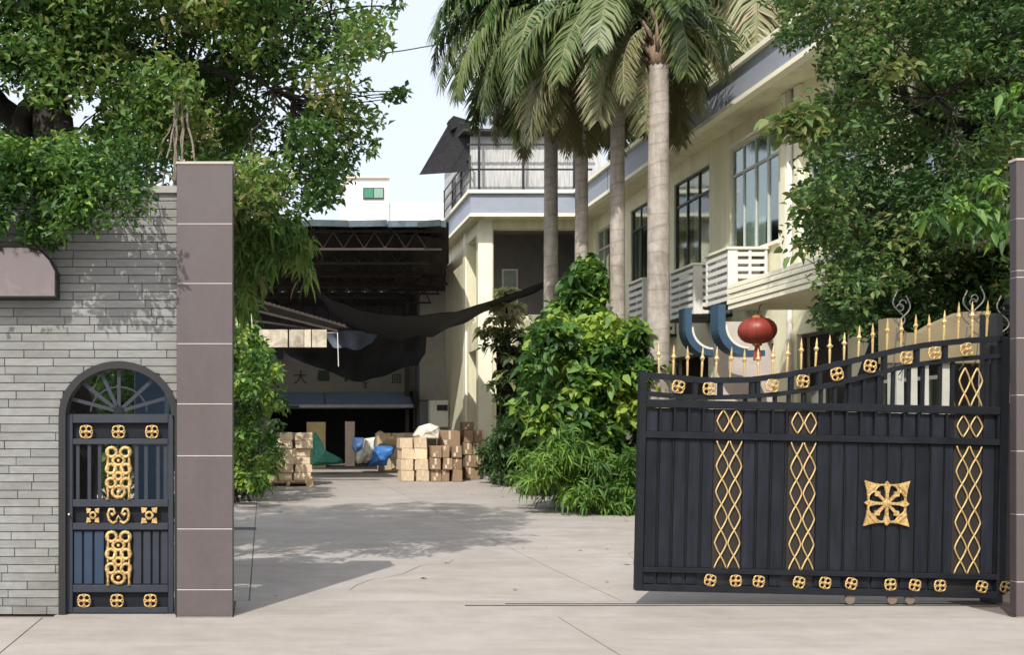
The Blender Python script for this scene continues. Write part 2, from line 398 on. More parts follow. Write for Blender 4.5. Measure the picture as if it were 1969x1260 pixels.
while zr < WZ - .03:
    x = WX0 + rnd.uniform(-.3, 0)
    z0, z1 = zr + .004, min(zr + row_h - .004, WZ)
    while x < WX1 - .01:
        ln = rnd.choice([.22, .3, .42, .42, .6, .6, .78]) * rnd.uniform(.92, 1.06)
        a, b = max(x, WX0), min(x + ln, WX1)
        if WX1 - b < .09: b = WX1
        x = b if b == WX1 else x + ln
        a += .0035; b -= .0035
        if b - a < .03: continue
        pr = rnd.uniform(0, .008); ya = WY - .002 + pr
        # cut by the arch
        segs = []
        hw = arch_half(z0 + .002)
        if hw == 0 or b < DXC - hw or a > DXC + hw: segs = [(a, b, None)]
        elif arch_half(z1) >= DHW * .93:
            if a < DXC - hw - .02: segs.append((a, DXC - hw, None))
            if b > DXC + hw + .02: segs.append((DXC + hw, b, None))
        else:
            xs_ = [a + (b - a) * k / 12 for k in range(13)]; run = []
            for q in xs_ + [None]:
                zq = None if q is None else max(z0, arch_z(q))
                if q is not None and zq < z1 - .004: run.append((q, zq))
                else:
                    if len(run) > 1: segs.append((run[0][0], run[-1][0], run))
                    run = []
        for (p, q, run) in segs:
            b_ = MB() if q > -2.62 else off_view
            if run: b_.prism([(u, w) for u, w in run] + [(run[-1][0], z1), (run[0][0], z1)], ya, WY + .024)
            else: b_.box(p, q, ya, WY + .024, z0, z1)
            if b_ is not off_view: b_.build('brick', m_brick, wall); nb += 1
    zr += row_h; row += 1
o = off_view.build('brick_field', m_brick, wall); o['kind'] = 'stuff'
cp = MB(); cp.box(WX0, WX1, WY - .03, WY + .3, WZ, WZ + .06); cp.build('coping', M('coping_concrete', (.3, .29, .27), .9), wall)
print('bricks', nb)

# pillars of mauve tile
def pillar(label, x0, x1, y0, y1, ztop, joints, face='right'):
    t = thing('gate_pillar', label, 'pillar', ((x0 + x1) / 2, (y0 + y1) / 2, 0), 'tiled gate pillars')
    b_ = MB(); b_.box(x0 + .003, x1 - .003, y0 + .002, y1 - .003, 0, ztop - .004); b_.build('pillar_core', m_grout, t)
    j = sorted(joints)
    for a, b in zip(j, j[1:]):
        b_ = MB(); b_.box(x0, x1, y0, y0 + .0125, a + .003, b - .003); b_.build('tile', m_tile, t, bevel=.0012)
        for (xa, xb) in ((x1 - .0125, x1), (x0, x0 + .0125)):
            b_ = MB(); b_.box(xa, xb, y0 + .0135, y1, a + .003, b - .003); b_.build('side_tile', m_side, t)
    b_ = MB(); b_.box(x0 - .008, x1 + .008, y0 - .008, y1 + .008, ztop - .003, ztop + .018); b_.build('cap', M('cap_stone', (.42, .36, .33), .7), t)
    return t
pillar('tall mauve tiled pillar between the arched iron door and the open drive', X_(340, 8.71), X_(447, 8.71), 8.71, 9.16, 4.0,
       [0, Z_(1135, 8.71), Z_(1018, 8.71), Z_(877, 8.71), Z_(777, 8.71), Z_(661, 8.71), Z_(545, 8.71), Z_(430, 8.71), 3.996])
pillar('mauve tiled pillar at the right edge beside the sliding gate', X_(1955, 8.71), X_(2060, 8.71), 8.71, 8.79, 4.03,
       [0, Z_(1120, 8.71), Z_(990, 8.71), Z_(868, 8.71), Z_(760, 8.71), Z_(650, 8.71), Z_(533, 8.71), Z_(520, 8.71), Z_(420, 8.71), 4.026])

# wall plaque
pl = thing('wall_plaque', 'smooth brownish metal plaque with a dark edge under the hanging foliage', 'sign', (-2.4, 8.7, 2.9))
ox0, ox1, oz0, oz1 = -3.4, X_(108, 8.62), Z_(572, 8.62), Z_(474, 8.62)
poly = [(ox0, oz0), (ox1, oz0), (ox1, oz1 - .22), (ox1 - .05, oz1 - .12), (ox1 - .13, oz1 - .03), (ox1 - .26, oz1), (ox0, oz1)]
b_ = MB(); b_.prism(poly, 8.62, 8.78); b_.build('box_edge', m_black, pl)
cx_, cz_ = (ox0 + ox1) / 2, (oz0 + oz1) / 2
b_ = MB(); b_.prism([(cx_ + (x - cx_) * .985, cz_ + (z - cz_) * .95) for x, z in poly], 8.612, 8.621)
b_.build('face_plate', M('plaque_metal', (.25, .21, .205), .13, metal=.8, var=.05, scale=2), pl)

# ------------------------------------------------------------------ gilded ornament meshes (origin at their centre, in metres)
def rosette_mb(s=1., y=0.):
    b_ = MB(); r = .062 * s
    for k in range(4):
        a = math.pi / 4 + k * math.pi / 2
        b_.ring((r * .62 * math.cos(a), y, r * .62 * math.sin(a)), r * .42, r * .12, 9, None, 5)
    b_.lathe((0, y - .012, 0), [(.001, -.008), (r * .22, -.004), (r * .28, .008), (r * .2, .02)], 8, 'y')
    b_.ring((0, y, 0), r * .95, r * .085, 14, None, 5)
    return b_
def filigree_mb(wd, ht):
    b_ = MB(); u = wd / 47; hz = ht / 102; t = 3.4 * u
    for (x, z, r, rz) in ((-13, 10, 9.5, 9), (13, 10, 9.5, 9), (0, 26, 11, 9), (-14, 42, 9, 9), (14, 42, 9, 9), (0, 56, 7, 7), (-14, 69, 9, 9), (14, 69, 9, 9), (0, 86, 12, 11)):
        b_.ring((x * u, 0, ht / 2 - z * hz), r * u, t, 12, rz * hz, 6)
    for s in (-1, 1):
        b_.tube([(s * 20 * u, 0, ht / 2 - z * hz) for z in (2, 20, 34, 50, 62, 78, 92, 101)], [t * k for k in (.9, .6, 1.1, .6, .6, 1.1, .6, 1)], 5)
        b_.tube([(s * 4 * u, 0, ht / 2 - 34 * hz), (s * 10 * u, 0, ht / 2 - 52 * hz), (s * 4 * u, 0, ht / 2 - 76 * hz)], t, 5)
    b_.lathe((0, -.004, ht / 2 - 26 * hz), [(.001, -.008), (3.4 * u, -.002), (3 * u, .01)], 7, 'y')
    b_.lathe((0, -.004, ht / 2 - 86 * hz), [(.001, -.008), (4.2 * u, -.002), (3.6 * u, .01)], 7, 'y')
    return b_
def pair_mb(s=1.):
    b_ = MB()
    for k in (-1, 1):
        b_.tube([(k * x * s, 0, z * s) for x, z in ((.012, -.05), (.05, -.07), (.085, -.04), (.095, .01), (.08, .055), (.045, .055), (.03, .02), (.052, -.002), (.062, .022))], [.013 * s] * 8 + [.016 * s], 6, False, Vector((0, 1, 0)))
    b_.tube([(-.02 * s, 0, -.045 * s), (0, 0, .0), (.02 * s, 0, -.045 * s)], .012 * s, 5)
    return b_

# ------------------------------------------------------------------ arched iron door
DY = 8.86
def D(x, y): return ((x - CX) * DY / F, Z_(y, DY))
dr = thing('iron_door', 'dark blue arched iron side door with gold rosettes in the grey stone wall', 'door', (DXC, DY, 0))
# outer frame
b_ = MB(); wf = .058
n = 24
prev = None
for i in range(n + 1):
    a = math.pi * i / n
    o_ = (DXC + (DHW + .004) * math.cos(a), DZS + (DRZ + .006) * math.sin(a)); q_ = (DXC + (DHW - wf) * math.cos(a), DZS + (DRZ - wf) * math.sin(a))
    if prev: b_.prism([prev[0], o_, q_, prev[1]], WY - .02, WY + .15)
    prev = (o_, q_)
for s in (-1, 1):
    xa, xb = sorted((DXC + s * (DHW + .004), DXC + s * (DHW - wf * (1 if s < 0 else .45))))
    b_.box(xa, xb, WY - .02, WY + .15, 0.01, DZS)
b_.build('arch_frame', m_black, dr)
lx0, lx1 = X_(124, DY), X_(334, DY)
m_door = M('blue_grey_iron', (.018, .023, .036), .5, var=.22, scale=5, bump=.05, bscale=70)
for nm, (xa, xb, ya, yb) in (('stile', (124, 141, 797, 1184)), ('stile', (324, 334, 797, 1184)), ('rail', (141, 324, 797, 814)),
        ('rail', (141, 324, 844, 855)), ('rail', (141, 324, 961, 975)), ('rail', (141, 324, 1006, 1019)), ('rail', (141, 324, 1125, 1139)), ('rail', (141, 324, 1168, 1184))):
    x0, z1 = D(xa, ya); x1, z0 = D(xb, yb)
    b_ = MB(); b_.box(x0, x1, DY - .03 - (.004 if nm == 'rail' else 0), DY + .03, max(z0, .012), z1); b_.build(nm, m_door, dr, bevel=.004)
# fanlight
hub = D(229, 792)
b_ = MB(); b_.lathe((hub[0], DY - .02, hub[1] - .0), [(.001, -.012), (.045, -.01), (.05, .02), (.05, .035)], 16, 'y'); b_.build('fan_hub', m_iron, dr)
for i, ang in enumerate((18, 47, 78, 90, 112, 138, 163)):
    if ang == 78: continue
    a = R(ang); L = .44
    b_ = MB(); b_.bar((hub[0] + .03 * math.cos(a), DY, hub[1] + .03 * math.sin(a)), (hub[0] + L * math.cos(a), DY, hub[1] + L * .88 * math.sin(a)), .032, .03, Vector((0, 1, 0)))
    b_.build('fan_spoke', m_door, dr)
b_ = MB(); b_.tube([(hub[0] + .25 * math.cos(R(t)), DY - .004, hub[1] + .22 * math.sin(R(t))) for t in range(0, 181, 12)], .010, 5); b_.build('fan_arc', m_door, dr)
for x in (150, 172, 192, 263, 281, 304, 318):
    x0, z1 = D(x - 3.2, 855); x1, z0 = D(x + 3.2, 961)
    b_ = MB(); b_.box(x0, x1, DY - .012, DY + .012, z0, z1); b_.build('bar', m_door, dr)
for (ya, yb) in ((1019, 1125), (814, 844), (975, 1006), (1139, 1168)):
    x0, z1 = D(141, ya); x1, z0 = D(324, yb)
    b_ = MB(); b_.box(x0, x1, DY + .014, DY + .022, z0, z1); b_.build('backing_sheet', m_panel if ya == 1019 else m_iron, dr)
m_doorblue = M('blue_sheet_paint', (.018, .036, .07), .4, var=.2, scale=3)
for i, (xa, xb) in enumerate(((142, 158), (162, 178), (182, 200), (256, 272), (276, 290), (294, 306), (310, 323))):
    x0, z1 = D(xa, 1022); x1, z0 = D(xb, 1124)
    b_ = MB(); b_.box(x0, x1, DY - .006, DY + .013, z0, z1); b_.build('slat', m_doorblue if i < 3 else m_door, dr, bevel=.003)
ros = None
for (x, y) in ((167, 831), (229, 831), (293, 831), (163, 1155), (226, 1155), (290, 1155)):
    X, Z = D(x, y)
    if ros is None: ros = rosette_mb(.98).build('rosette', m_gold, dr, smooth=True, local=True)
    tgt = ros if x == 167 else ghost(ros, dr, (0, 0, 0))
    tgt.location = Vector((X, DY - .035, Z)) - ORG[dr.name]
for (ya, yb) in ((860, 962), (1022, 1127)):
    X, Za = D(229, ya); _, Zb = D(229, yb)
    f_ = filigree_mb(.222, Za - Zb).build('filigree_panel', m_gold, dr, smooth=True, local=True)
    f_.location = Vector((X, DY - .036, (Za + Zb) / 2)) - ORG[dr.name]
for x, s in ((229, 1.),):
    X, Z = D(x, 991); f_ = pair_mb(s).build('scroll_pair', m_gold, dr, smooth=True, local=True); f_.location = Vector((X, DY - .038, Z)) - ORG[dr.name]
X, Z = D(288, 991)
b_ = MB(); b_.ring((0, 0, 0), .03, .012, 10); 
for sx in (-1, 1):
    for sz in (-1, 1): b_.prism([(sx * .072, sz * .072), (sx * .02, sz * .066), (sx * .03, sz * .03), (sx * .066, sz * .02)], -.01, .01)
f_ = b_.build('square_flower', m_gold, dr, local=True); f_.location = Vector((X, DY - .038, Z)) - ORG[dr.name]
X2, Z2 = D(180, 991); f_ = ghost(f_, dr, Vector((X2, DY - .036, Z2)) - ORG[dr.name]); f_.scale = (.8, 1, .9)
X, Z = D(135, 989)
b_ = MB(); b_.lathe((X, DY - .03, Z), [(.008, 0), (.006, -.02), (.013, -.026), (.012, -.036), (.002, -.04)][::-1], 10, 'y'); b_.build('knob', M('brass', (.8, .6, .3), .3, metal=.9), dr, True)
# things glimpsed through the door bars
b_ = MB(); b_.box(X_(258, 10.2), X_(318, 10.2), 10.2, 10.6, .6, 2.6)
tag(b_.build('blue_board', m_blue, bevel=.01), 'blue board standing behind the fan window of the iron door', 'board')

# ------------------------------------------------------------------ sliding gate
GY = 9.3; TILT = .022; GX0 = 1220
def G(x, y): y = y - (x - GX0) * TILT; return ((x - CX) * GY / F, Z_(y, GY))
gate = thing('sliding_gate', 'dark navy steel sliding gate with gilded lattice columns and spear points', 'gate', (X_(GX0, GY), GY, Z_(1135, GY)))
def Gflat(x, y): return ((x - CX) * GY / F, Z_(y, GY))
def gbox(nm, mat, xa, ya, xb, yb, d0, d1, bev=.004):
    x0, z1 = Gflat(xa, ya); x1, z0 = Gflat(xb, yb)
    b_ = MB(); b_.box(x0, x1, GY + d0, GY + d1, z0, z1); return b_.build(nm, mat, gate, bevel=bev)
XE = 1948
gbox('stile', m_iron, 1220, 716, 1233, 1136, -.035, .035)
gbox('stile', m_iron, 1912, 634, 1928, 1128, -.035, .035)
gbox('rail', m_iron, 1233, 768, 1912, 783, -.04, .03)
gbox('rail', m_iron, 1233, 829, 1912, 842, -.034, .03)
gbox('rail', m_iron, 1233, 1090, 1912, 1100, -.038, .03)
gbox('rail', m_iron, 1233, 1123, 1912, 1136, -.042, .03)
gbox('end_panel', m_black, 1928, 760, 1948, 1124, -.02, .02)
# curved top rails (photo coordinates, untilted)
up_c = [(1233, 722), (1290, 727), (1350, 732), (1430, 731), (1500, 722), (1560, 710), (1630, 694), (1700, 677), (1760, 665), (1830, 657), (1912, 651)]
lo_c = [(1233, 757), (1290, 762), (1350, 765), (1430, 763), (1500, 757), (1560, 747), (1630, 730), (1700, 712), (1760, 700), (1830, 691), (1912, 684)]
def cy(c, x):
    for (a, b), (d, e) in zip(c, c[1:]):
        if a <= x <= d: return b + (e - b) * (x - a) / (d - a)
    return c[0][1] if x < c[0][0] else c[-1][1]
for c, wd in ((up_c, 11), (lo_c, 9)):
    b_ = MB(); xs_ = np.linspace(1233, 1912, 28)
    for a, b in zip(xs_, xs_[1:]):
        p0 = G(a, cy(c, a) - wd / 2); p1 = G(b, cy(c, b) - wd / 2); p2 = G(b, cy(c, b) + wd / 2); p3 = G(a, cy(c, a) + wd / 2)
        b_.prism([p0, p1, p2, p3], GY - .03, GY + .03)
    b_.build('curved_rail', m_iron, gate)
# upright slats
cols = ((1370, 1420), (1513, 1562), (1831, 1881))
x = 1236; k = 0; rnd = random.Random(3)
while x < 1908:
    w = 24.5; xb = x + w
    hit = [c for c in cols if c[0] - 8 < x + w and x < c[1]]
    if hit:
        c = hit[0]
        if c[0] - x > 8:
            gbox('slat', m_panel, x, 843, c[0] - 4, 1090, .0, .02, .003); gbox('slat', m_panel, x, 784, c[0] - 4, 829, .0, .02, .003)
        x = c[1] + 4; continue
    xb = min(xb, 1911); dd = rnd.uniform(-.006, .004)
    if xb - x > 5:
        gbox('slat', m_panel, x, 843, xb - 3, 1090, dd, .022, .003)
        gbox('slat', m_panel, x, 784, xb - 3, 829, dd, .022, .003)
        gbox('slat', m_panel, x, 1101, xb - 3, 1122, dd + .004, .022, .003)
        gbox('upright', m_iron, xb - 1.8, 783.5, xb + 1.4, 828.5, -.03, .0, 0); gbox('upright', m_iron, xb - 1.2, 842.5, xb + .6, 1089.5, -.014, .0, 0)
    x += w + 3
gbox('backing_sheet', m_black, 1234, 784, 1911, 1123, .024, .030, 0)
m_brown = M('dark_brown_recess', (.018, .014, .012), .8)
for a, b in cols:
    gbox('lattice_backing', m_brown, a - 2, 843, b + 2, 1089.8, .010, .022, 0); gbox('lattice_backing', m_brown, a - 2, 783.5, b + 2, 828.8, .010, .022, 0)
def lattice(x0, x1, ya, yb, nhalf, ph=.5):
    b_ = MB(); w = x1 - x0; cxm = (x0 + x1) / 2; q = w / 4 - 1
    for c in (-1, 1):
        for s in (-1, 1):
            pts = []
            N_ = int(nhalf * 12)
            for i in range(N_ + 1):
                t = i / 24 + (.5 if ph == .5 else .25);  tri = math.cos(2 * math.pi * t + math.pi)
                tri = .45 * tri + .55 * (1 - 2 * abs(((t + .0) % 1) * 2 - 1)) * -1 * -1
                px = cxm + c * (q + 1.2) + s * q * tri; py = ya + (yb - ya) * i / N_
                X, Z = Gflat(px, py); pts.append((X, GY - .012, Z))
            b_.tube(pts, .0078, 5, False, Vector((0, 1, 0)))
    return b_.build('lattice', m_gold2, gate, smooth=True)
for a, b in cols:
    lattice(a, b, 785, 828, 1, 0); lattice(a, b, 844, 1090, 5)
lattice(1833, 1879, 694, 768, 1.5, 0)
# open uprights under the curve and panels between the curved rails
for i, x in enumerate([1425, 1452, 1482, 1508, 1536, 1570, 1597, 1625, 1652, 1680, 1708, 1738, 1765, 1798, 1822, 1888, 1901]):
    lift = (x - GX0) * TILT
    gbox('upright', m_iron, x - 3, cy(lo_c, x) + 3 - lift, x + 3, 768.5, -.012, .012, 0)
b_ = MB(); pts = [G(1618, 738), G(1692, 722), (Gflat(1692, 0)[0], Gflat(0, 767.5)[1]), (Gflat(1618, 0)[0], Gflat(0, 767.5)[1])]
b_.prism(pts, GY + .013, GY + .02); b_.build('infill_sheet', m_iron, gate)
for x in (1328, 1376, 1437, 1448, 1512, 1566, 1622, 1690, 1752, 1806):
    a, b = G(x - 4, cy(up_c, x) + 4), G(x + 4, cy(lo_c, x) - 4)
    b_ = MB(); b_.box(a[0], b[0], GY - .02, GY + .02, b[1], a[1]); b_.build('upright', m_iron, gate)
gr = None
spots = [(x, (cy(up_c, x) + cy(lo_c, x)) / 2, 1.0) for x in (1292, 1351, 1472, 1530, 1595, 1658, 1727, 1781, 1842)] + \
        [(x, 1112 + (x - GX0) * .024, .92) for x in (1361, 1410, 1454, 1531, 1581, 1631, 1706, 1753, 1801, 1881, 1927)]
for i, (x, y, s) in enumerate(spots):
    X, Z = G(x, y)
    if gr is None: gr = o = rosette_mb(1.0).build('rosette', m_gold, gate, smooth=True, local=True)
    else: o = ghost(gr, gate, (0, 0, 0))
    o.location = Vector((X, GY - .045, Z)) - ORG[gate.name]; o.scale = (s,) * 3; o.rotation_euler = (0, rnd.uniform(-.3, .3), 0)
# big flower
b_ = MB(); u = .00489
for k in range(8):
    a = k * math.pi / 4; ca, sa = math.cos(a), math.sin(a); rr = 43 if k % 2 == 0 else 34
    def q(r, w): return (ca * r * u - sa * w * u, sa * r * u + ca * w * u)
    b_.prism([q(6, -2.4), q(22, -2.8), q(rr - 8, -6.5), q(rr, 0), q(rr - 8, 6.5), q(22, 2.8), q(6, 2.4)], -.018, 0)
    a2 = a + math.pi / 8; pts = []
    for t in np.linspace(-1, 1, 7):
        ang = a2 + t * math.pi / 8; r = 37.5 - 5 * t * t
        pts.append((math.cos(ang) * r * u, -.009, math.sin(ang) * r * u))
    b_.tube(pts, .011, 5, False, Vector((0, 1, 0)))
b_.lathe((0, -.018, 0), [(.001, -.014), (.03, -.008), (.042, .006), (.042, .018)], 12, 'y')
for sx in (-1, 1):
    for sz in (-1, 1):
        b_.prism([(sx * x * u, sz * z * u) for x, z in ((44, 44), (26, 39), (12, 37), (20, 29), (29, 20), (37, 12), (39, 26))], -.014, .0)
        b_.bar((sx * 20 * u, -.018, sz * 37 * u), (sx * 37 * u, -.018, sz * 20 * u), .012)
X, Z = Gflat(1698, 958); o = b_.build('flower_ornament', m_gold, gate, local=True); o.location = Vector((X, GY - .016, Z)) - ORG[gate.name]
# spears
def spear_mb(h):
    b_ = MB(); b_.lathe((0, 0, 0), [(.010, 0), (.012, h * .3), (.014, h * .46), (.010, h * .5), (.016, h * .56), (.027, h * .62), (.015, h * .68), (.012, h * .72), (.013, h * .78), (.002, h)], 7)
    b_.cbox((0, 0, h * .62), (.062, .014, .014)); return b_
sp0 = spear_mb(.31).build('spear', m_gold2, gate, smooth=False, local=True); first = True
x = 1258
while x < 1905:
    X, Z = G(x, cy(up_c, x) - 4)
    if first: o = sp0; first = False
    else: o = ghost(sp0, gate, (0, 0, 0))
    o.location = Vector((X, GY, Z)) - ORG[gate.name]; o.rotation_euler = (rnd.uniform(-.03, .03), rnd.uniform(-.03, .03), rnd.uniform(0, 1)); o.scale = (.85, .85, (.92 if x < 1830 else 1.1) * rnd.uniform(.93, 1.08))
    x += 27.3
# wheels
wh = None
for x in (1632, 1713, 1747):
    X = X_(x, GY)
    b_ = MB(); r = .045
    b_.lathe((X, GY - .012, .058), [(r * .3, -.012), (r, -.012), (r * .86, 0), (r, .012), (r * .3, .012)], 14, 'y')
    o = b_.build('wheel', M('wheel_steel', (.20, .16, .13), .5, metal=.4), gate, smooth=False)
gate.rotation_euler = (0, math.atan(TILT), 0)
# wheels sit on the rail whatever the tilt: undo the drop along the gate
for o in gate.children:
    if o.name.startswith('wheel'): o.location.z += (sum(v.co.x for v in o.data.vertices) / len(o.data.vertices)) * TILT - .0
gp = thing('gate_post', 'tall black steel post between the sliding gate and the right pillar', 'post', (X_(1938, 9.1), 9.1, 0))
b_ = MB(); b_.box(X_(1926, 9.25), X_(1952, 9.25), 9.24 + .16, 9.24 + .3, 0, Z_(600, 9.3)); b_.build('shaft', m_black, gp, bevel=.005)
b_ = MB(); b_.lathe((X_(1940, 9.45), 9.47, Z_(600, 9.3)), [(.05, 0), (.055, .02), (.02, .05), (.04, .09), (.002, .17)], 10); b_.build('finial', m_iron, gp)

# ------------------------------------------------------------------ office building with wing
BX = 10.6; BT = .26; FZ0, FZ1 = 8.5, 9.3
bld = thing('office_building', 'two storey cream building with blue grey fascia running back along the right of the drive', 'building', (12, 22, 0))
WIN = [(32.9 - 3.12 * i - 1.98, 32.9 - 3.12 * i) for i in range(1, 8)]      # (near, far) of each upper window
WIN = [(31.35, 29.75)] + [(28.45, 26.55), (25.45, 23.45), (22.4, 20.3), (19.2, 17.1), (16.1, 14.0), (13.0, 11.2)]
WIN = [(min(a, b), max(a, b)) for a, b in WIN]
wz0, wz1 = 5.62, 8.06
def wallgrid_x(x0, x1, ya, yb, za, zb, holes):       # wall in the plane X, holes = (y0, y1, z0, z1), full columns
    b_ = MB(); yc = sorted({ya, yb} | {h[0] for h in holes} | {h[1] for h in holes})
    for a, b in zip(yc, yc[1:]):
        hs = sorted([h for h in holes if h[0] <= a + 1e-5 and h[1] >= b - 1e-5], key=lambda h: h[2]); z = za
        for h in hs:
            if h[2] > z + 1e-4: b_.box(x0, x1, a, b, z, h[2])
            z = h[3]
        if z < zb - 1e-4: b_.box(x0, x1, a, b, z, zb)
    return b_
def wallgrid_y(y0, y1, xa, xb, za, zb, holes):
    b_ = MB(); xc = sorted({xa, xb} | {h[0] for h in holes} | {h[1] for h in holes})
    for a, b in zip(xc, xc[1:]):
        hs = sorted([h for h in holes if h[0] <= a + 1e-5 and h[1] >= b - 1e-5], key=lambda h: h[2]); z = za
        for h in hs:
            if h[2] > z + 1e-4: b_.box(a, b, y0, y1, z, h[2])
            z = h[3]
        if z < zb - 1e-4: b_.box(a, b, y0, y1, z, zb)
    return b_
BY0, BY1 = 10.6, 31.7
holes = [(a, b, wz0, wz1) for a, b in WIN]
gh = [(11.4, 13.9), (14.6, 17.2), (17.9, 19.6), (20.5, 22.6), (23.5, 25.6), (26.6, 28.6), (29.4, 31.0)]
allh = holes + [(a, b, .35, 3.6) for a, b in gh]
# cut y-stations so that both rows of holes fit
yc = sorted({v for h in allh for v in h[:2]})
def split(hs): return [(a, b, h[2], h[3]) for h in hs for a, b in zip(yc, yc[1:]) if h[0] <= a + 1e-6 and h[1] >= b - 1e-6]
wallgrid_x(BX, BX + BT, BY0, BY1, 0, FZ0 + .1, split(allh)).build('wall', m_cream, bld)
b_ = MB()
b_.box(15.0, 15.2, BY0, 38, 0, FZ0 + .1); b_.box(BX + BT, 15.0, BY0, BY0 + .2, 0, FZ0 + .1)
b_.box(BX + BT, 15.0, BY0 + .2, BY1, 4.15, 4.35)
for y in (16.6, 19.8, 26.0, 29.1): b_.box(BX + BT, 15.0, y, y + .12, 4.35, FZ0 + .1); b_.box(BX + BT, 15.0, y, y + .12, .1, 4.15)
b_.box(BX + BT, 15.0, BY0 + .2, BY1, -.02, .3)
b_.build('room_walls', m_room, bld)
WX = 6.94; WY1 = 37.5
FX = 9.85; fy0 = 31.1; wx0 = 6.55
# roof slab and fascia
b_ = MB(); b_.box(FX + .02, 15.4, BY0 - .5, fy0 + .3, FZ0 + .102, FZ0 + .26); b_.box(wx0 + .02, 15.4, fy0 + .302, WY1 + .2, FZ0 + .102, FZ0 + .26)
b_.build('roof_slab', M('roof_concrete', (.30, .29, .27), .9), bld)
b_ = MB(); b_.box(FX, FX + .12, BY0 - .5, fy0 - .002, FZ0 + .1, FZ1 - .08)
b_.box(wx0, FX + .12, fy0, fy0 + .12, FZ0 + .1, FZ1 - .08); b_.box(wx0, wx0 + .12, fy0 + .122, WY1 + .2, FZ0 + .1, FZ1 - .08)
b_.box(FX + .12, 15.4, BY0 - .5, BY0 - .38, FZ0 + .1, FZ1 - .08)
b_.build('fascia', m_greyblue, bld)
b_ = MB()
for z0, z1, e in ((FZ0, FZ0 + .098, .04), (FZ1 - .078, FZ1 + .03, .10)):
    b_.box(FX - e, FX + .16, BY0 - .5, fy0 - .002 - e, z0, z1); b_.box(wx0 - e, FX + .16, fy0 - e, fy0 + .16, z0, z1); b_.box(wx0 - e, wx0 + .16, fy0 + .162, WY1 + .2, z0, z1)
b_.build('fascia_trim', m_creamlt, bld)
b_ = MB(); b_.box(FX + .16, BX + .001, BY0 - .4, fy0 + .1, FZ0 + .02, FZ0 + .1); b_.box(wx0 + .16, BX, fy0 + .161, BY1 + .0, FZ0 + .02, FZ0 + .1); b_.box(wx0 + .16, WX + .001, BY1 + .002, WY1, FZ0 + .02, FZ0 + .1)
b_.build('soffit', m_cream, bld)
# grey joint strips across the fascia between the trims
for yj in (13.6, 17.3, 21.0, 24.6, 28.2):
    b_ = MB(); b_.box(FX - .006, FX + .004, yj, yj + .03, FZ0 + .1, FZ1 - .08); b_.build('fascia_joint', M('joint_grey', (.13, .15, .19), .6), bld)
# pipes and piers
for y in (19.75, 13.5, 26.0):
    b_ = MB(); b_.tube([(BX - .07, y, .2), (BX - .07, y, FZ0)], .055, 8); b_.build('downpipe', m_white, bld, smooth=True)
for y in (19.95, 19.45):
    b_ = MB(); b_.box(BX - .10, BX - .002, y - .09, y + .09, 4.5, FZ0); b_.build('pier', m_creamlt, bld)
# windows of the long side
def window_x(y0, y1, z0, z1, mat, ncol=4, curt=.7, seed=0):
    rnd = random.Random(seed)
    fx = BX + .07
    f_ = MB(); t = .045
    f_.box(fx - .03, fx + .05, y0, y0 + t, z0, z1); f_.box(fx - .03, fx + .05, y1 - t, y1, z0, z1)
    f_.box(fx - .03, fx + .05, y0 + t, y1 - t, z0, z0 + t); f_.box(fx - .03, fx + .05, y0 + t, y1 - t, z1 - t, z1)
    zt = z0 + (z1 - z0) * .74; f_.box(fx - .035, fx + .045, y0 + t, y1 - t, zt, zt + t * 1.2)
    for i in range(1, ncol):
        y = y0 + (y1 - y0) * i / ncol
        f_.box(fx - .025, fx + .04, y - t / 2, y + t / 2, z0 + t, zt); f_.box(fx - .025, fx + .04, y - t / 2, y + t / 2, zt + t * 1.2, z1 - t)
    win = f_.build('window', mat, bld)
    for i in range(ncol):
        ya, yb = y0 + (y1 - y0) * i / ncol, y0 + (y1 - y0) * (i + 1) / ncol
        for (za, zb) in ((z0 + t, zt), (zt + t * 1.2, z1 - t)):
            g = MB(); d = rnd.uniform(-.006, .006); g.hull([(fx + d, ya + .02, za), (fx - d, yb - .02, za), (fx - d, yb - .02, zb), (fx + d, ya + .02, zb)], [(fx + d + .006, ya + .02, za), (fx - d + .006, yb - .02, za), (fx - d + .006, yb - .02, zb), (fx + d + .006, ya + .02, zb)])
            g.build('pane', m_glass, win)
    y = y0 + .05
    while y < y1 - .25:                               # hanging curtain strips
        w = rnd.uniform(.18, .4)
        if rnd.random() < curt:
            c = MB(); pts = []
            m = 7
            lo = [(fx + .16 + .035 * math.sin(k * 2.4), y + w * k / m, z0 + rnd.uniform(-.02, .25)) for k in range(m + 1)]
            zt_ = z1 - rnd.choice([.02, .03, .6])
            zlo = z0 + .02
            for k in range(m):
                a, b = lo[k], lo[k + 1]
                c.hull([(a[0], a[1], zlo), (b[0], b[1], zlo), (b[0] + .01, b[1], zlo), (a[0] + .01, a[1], zlo)], [(a[0], a[1], zt_), (b[0], b[1], zt_), (b[0] + .01, b[1], zt_), (a[0] + .01, a[1], zt_)])
            c.build('curtain', m_curtain, win)
        y += w + rnd.uniform(.04, .3)
    s = MB(); s.box(BX - .06, BX + .04, y0 - .06, y1 + .06, z0 - .07, z0 - .001); s.build('sill', m_creamlt, win)
    return win
for i, (a, b) in enumerate(WIN):
    window_x(a + .002, b - .002, wz0 + .001, wz1 - .001, m_alu if i in (3, 4, 0) else m_dark, 4 if i == 3 else 3, .75 if i in (2, 3) else .5, 40 + i)
# open top sash of the window above the cages
w_ = MB(); w_.hull([(BX - .003, 20.7, 8.12), (BX - .003, 21.5, 8.12), (BX - .003, 21.5, 8.17), (BX - .003, 20.7, 8.17)], [(BX - .45, 20.7, 7.85), (BX - .45, 21.5, 7.85), (BX - .45, 21.5, 7.9), (BX - .45, 20.7, 7.9)])
w_.build('open_sash', m_white, bld)
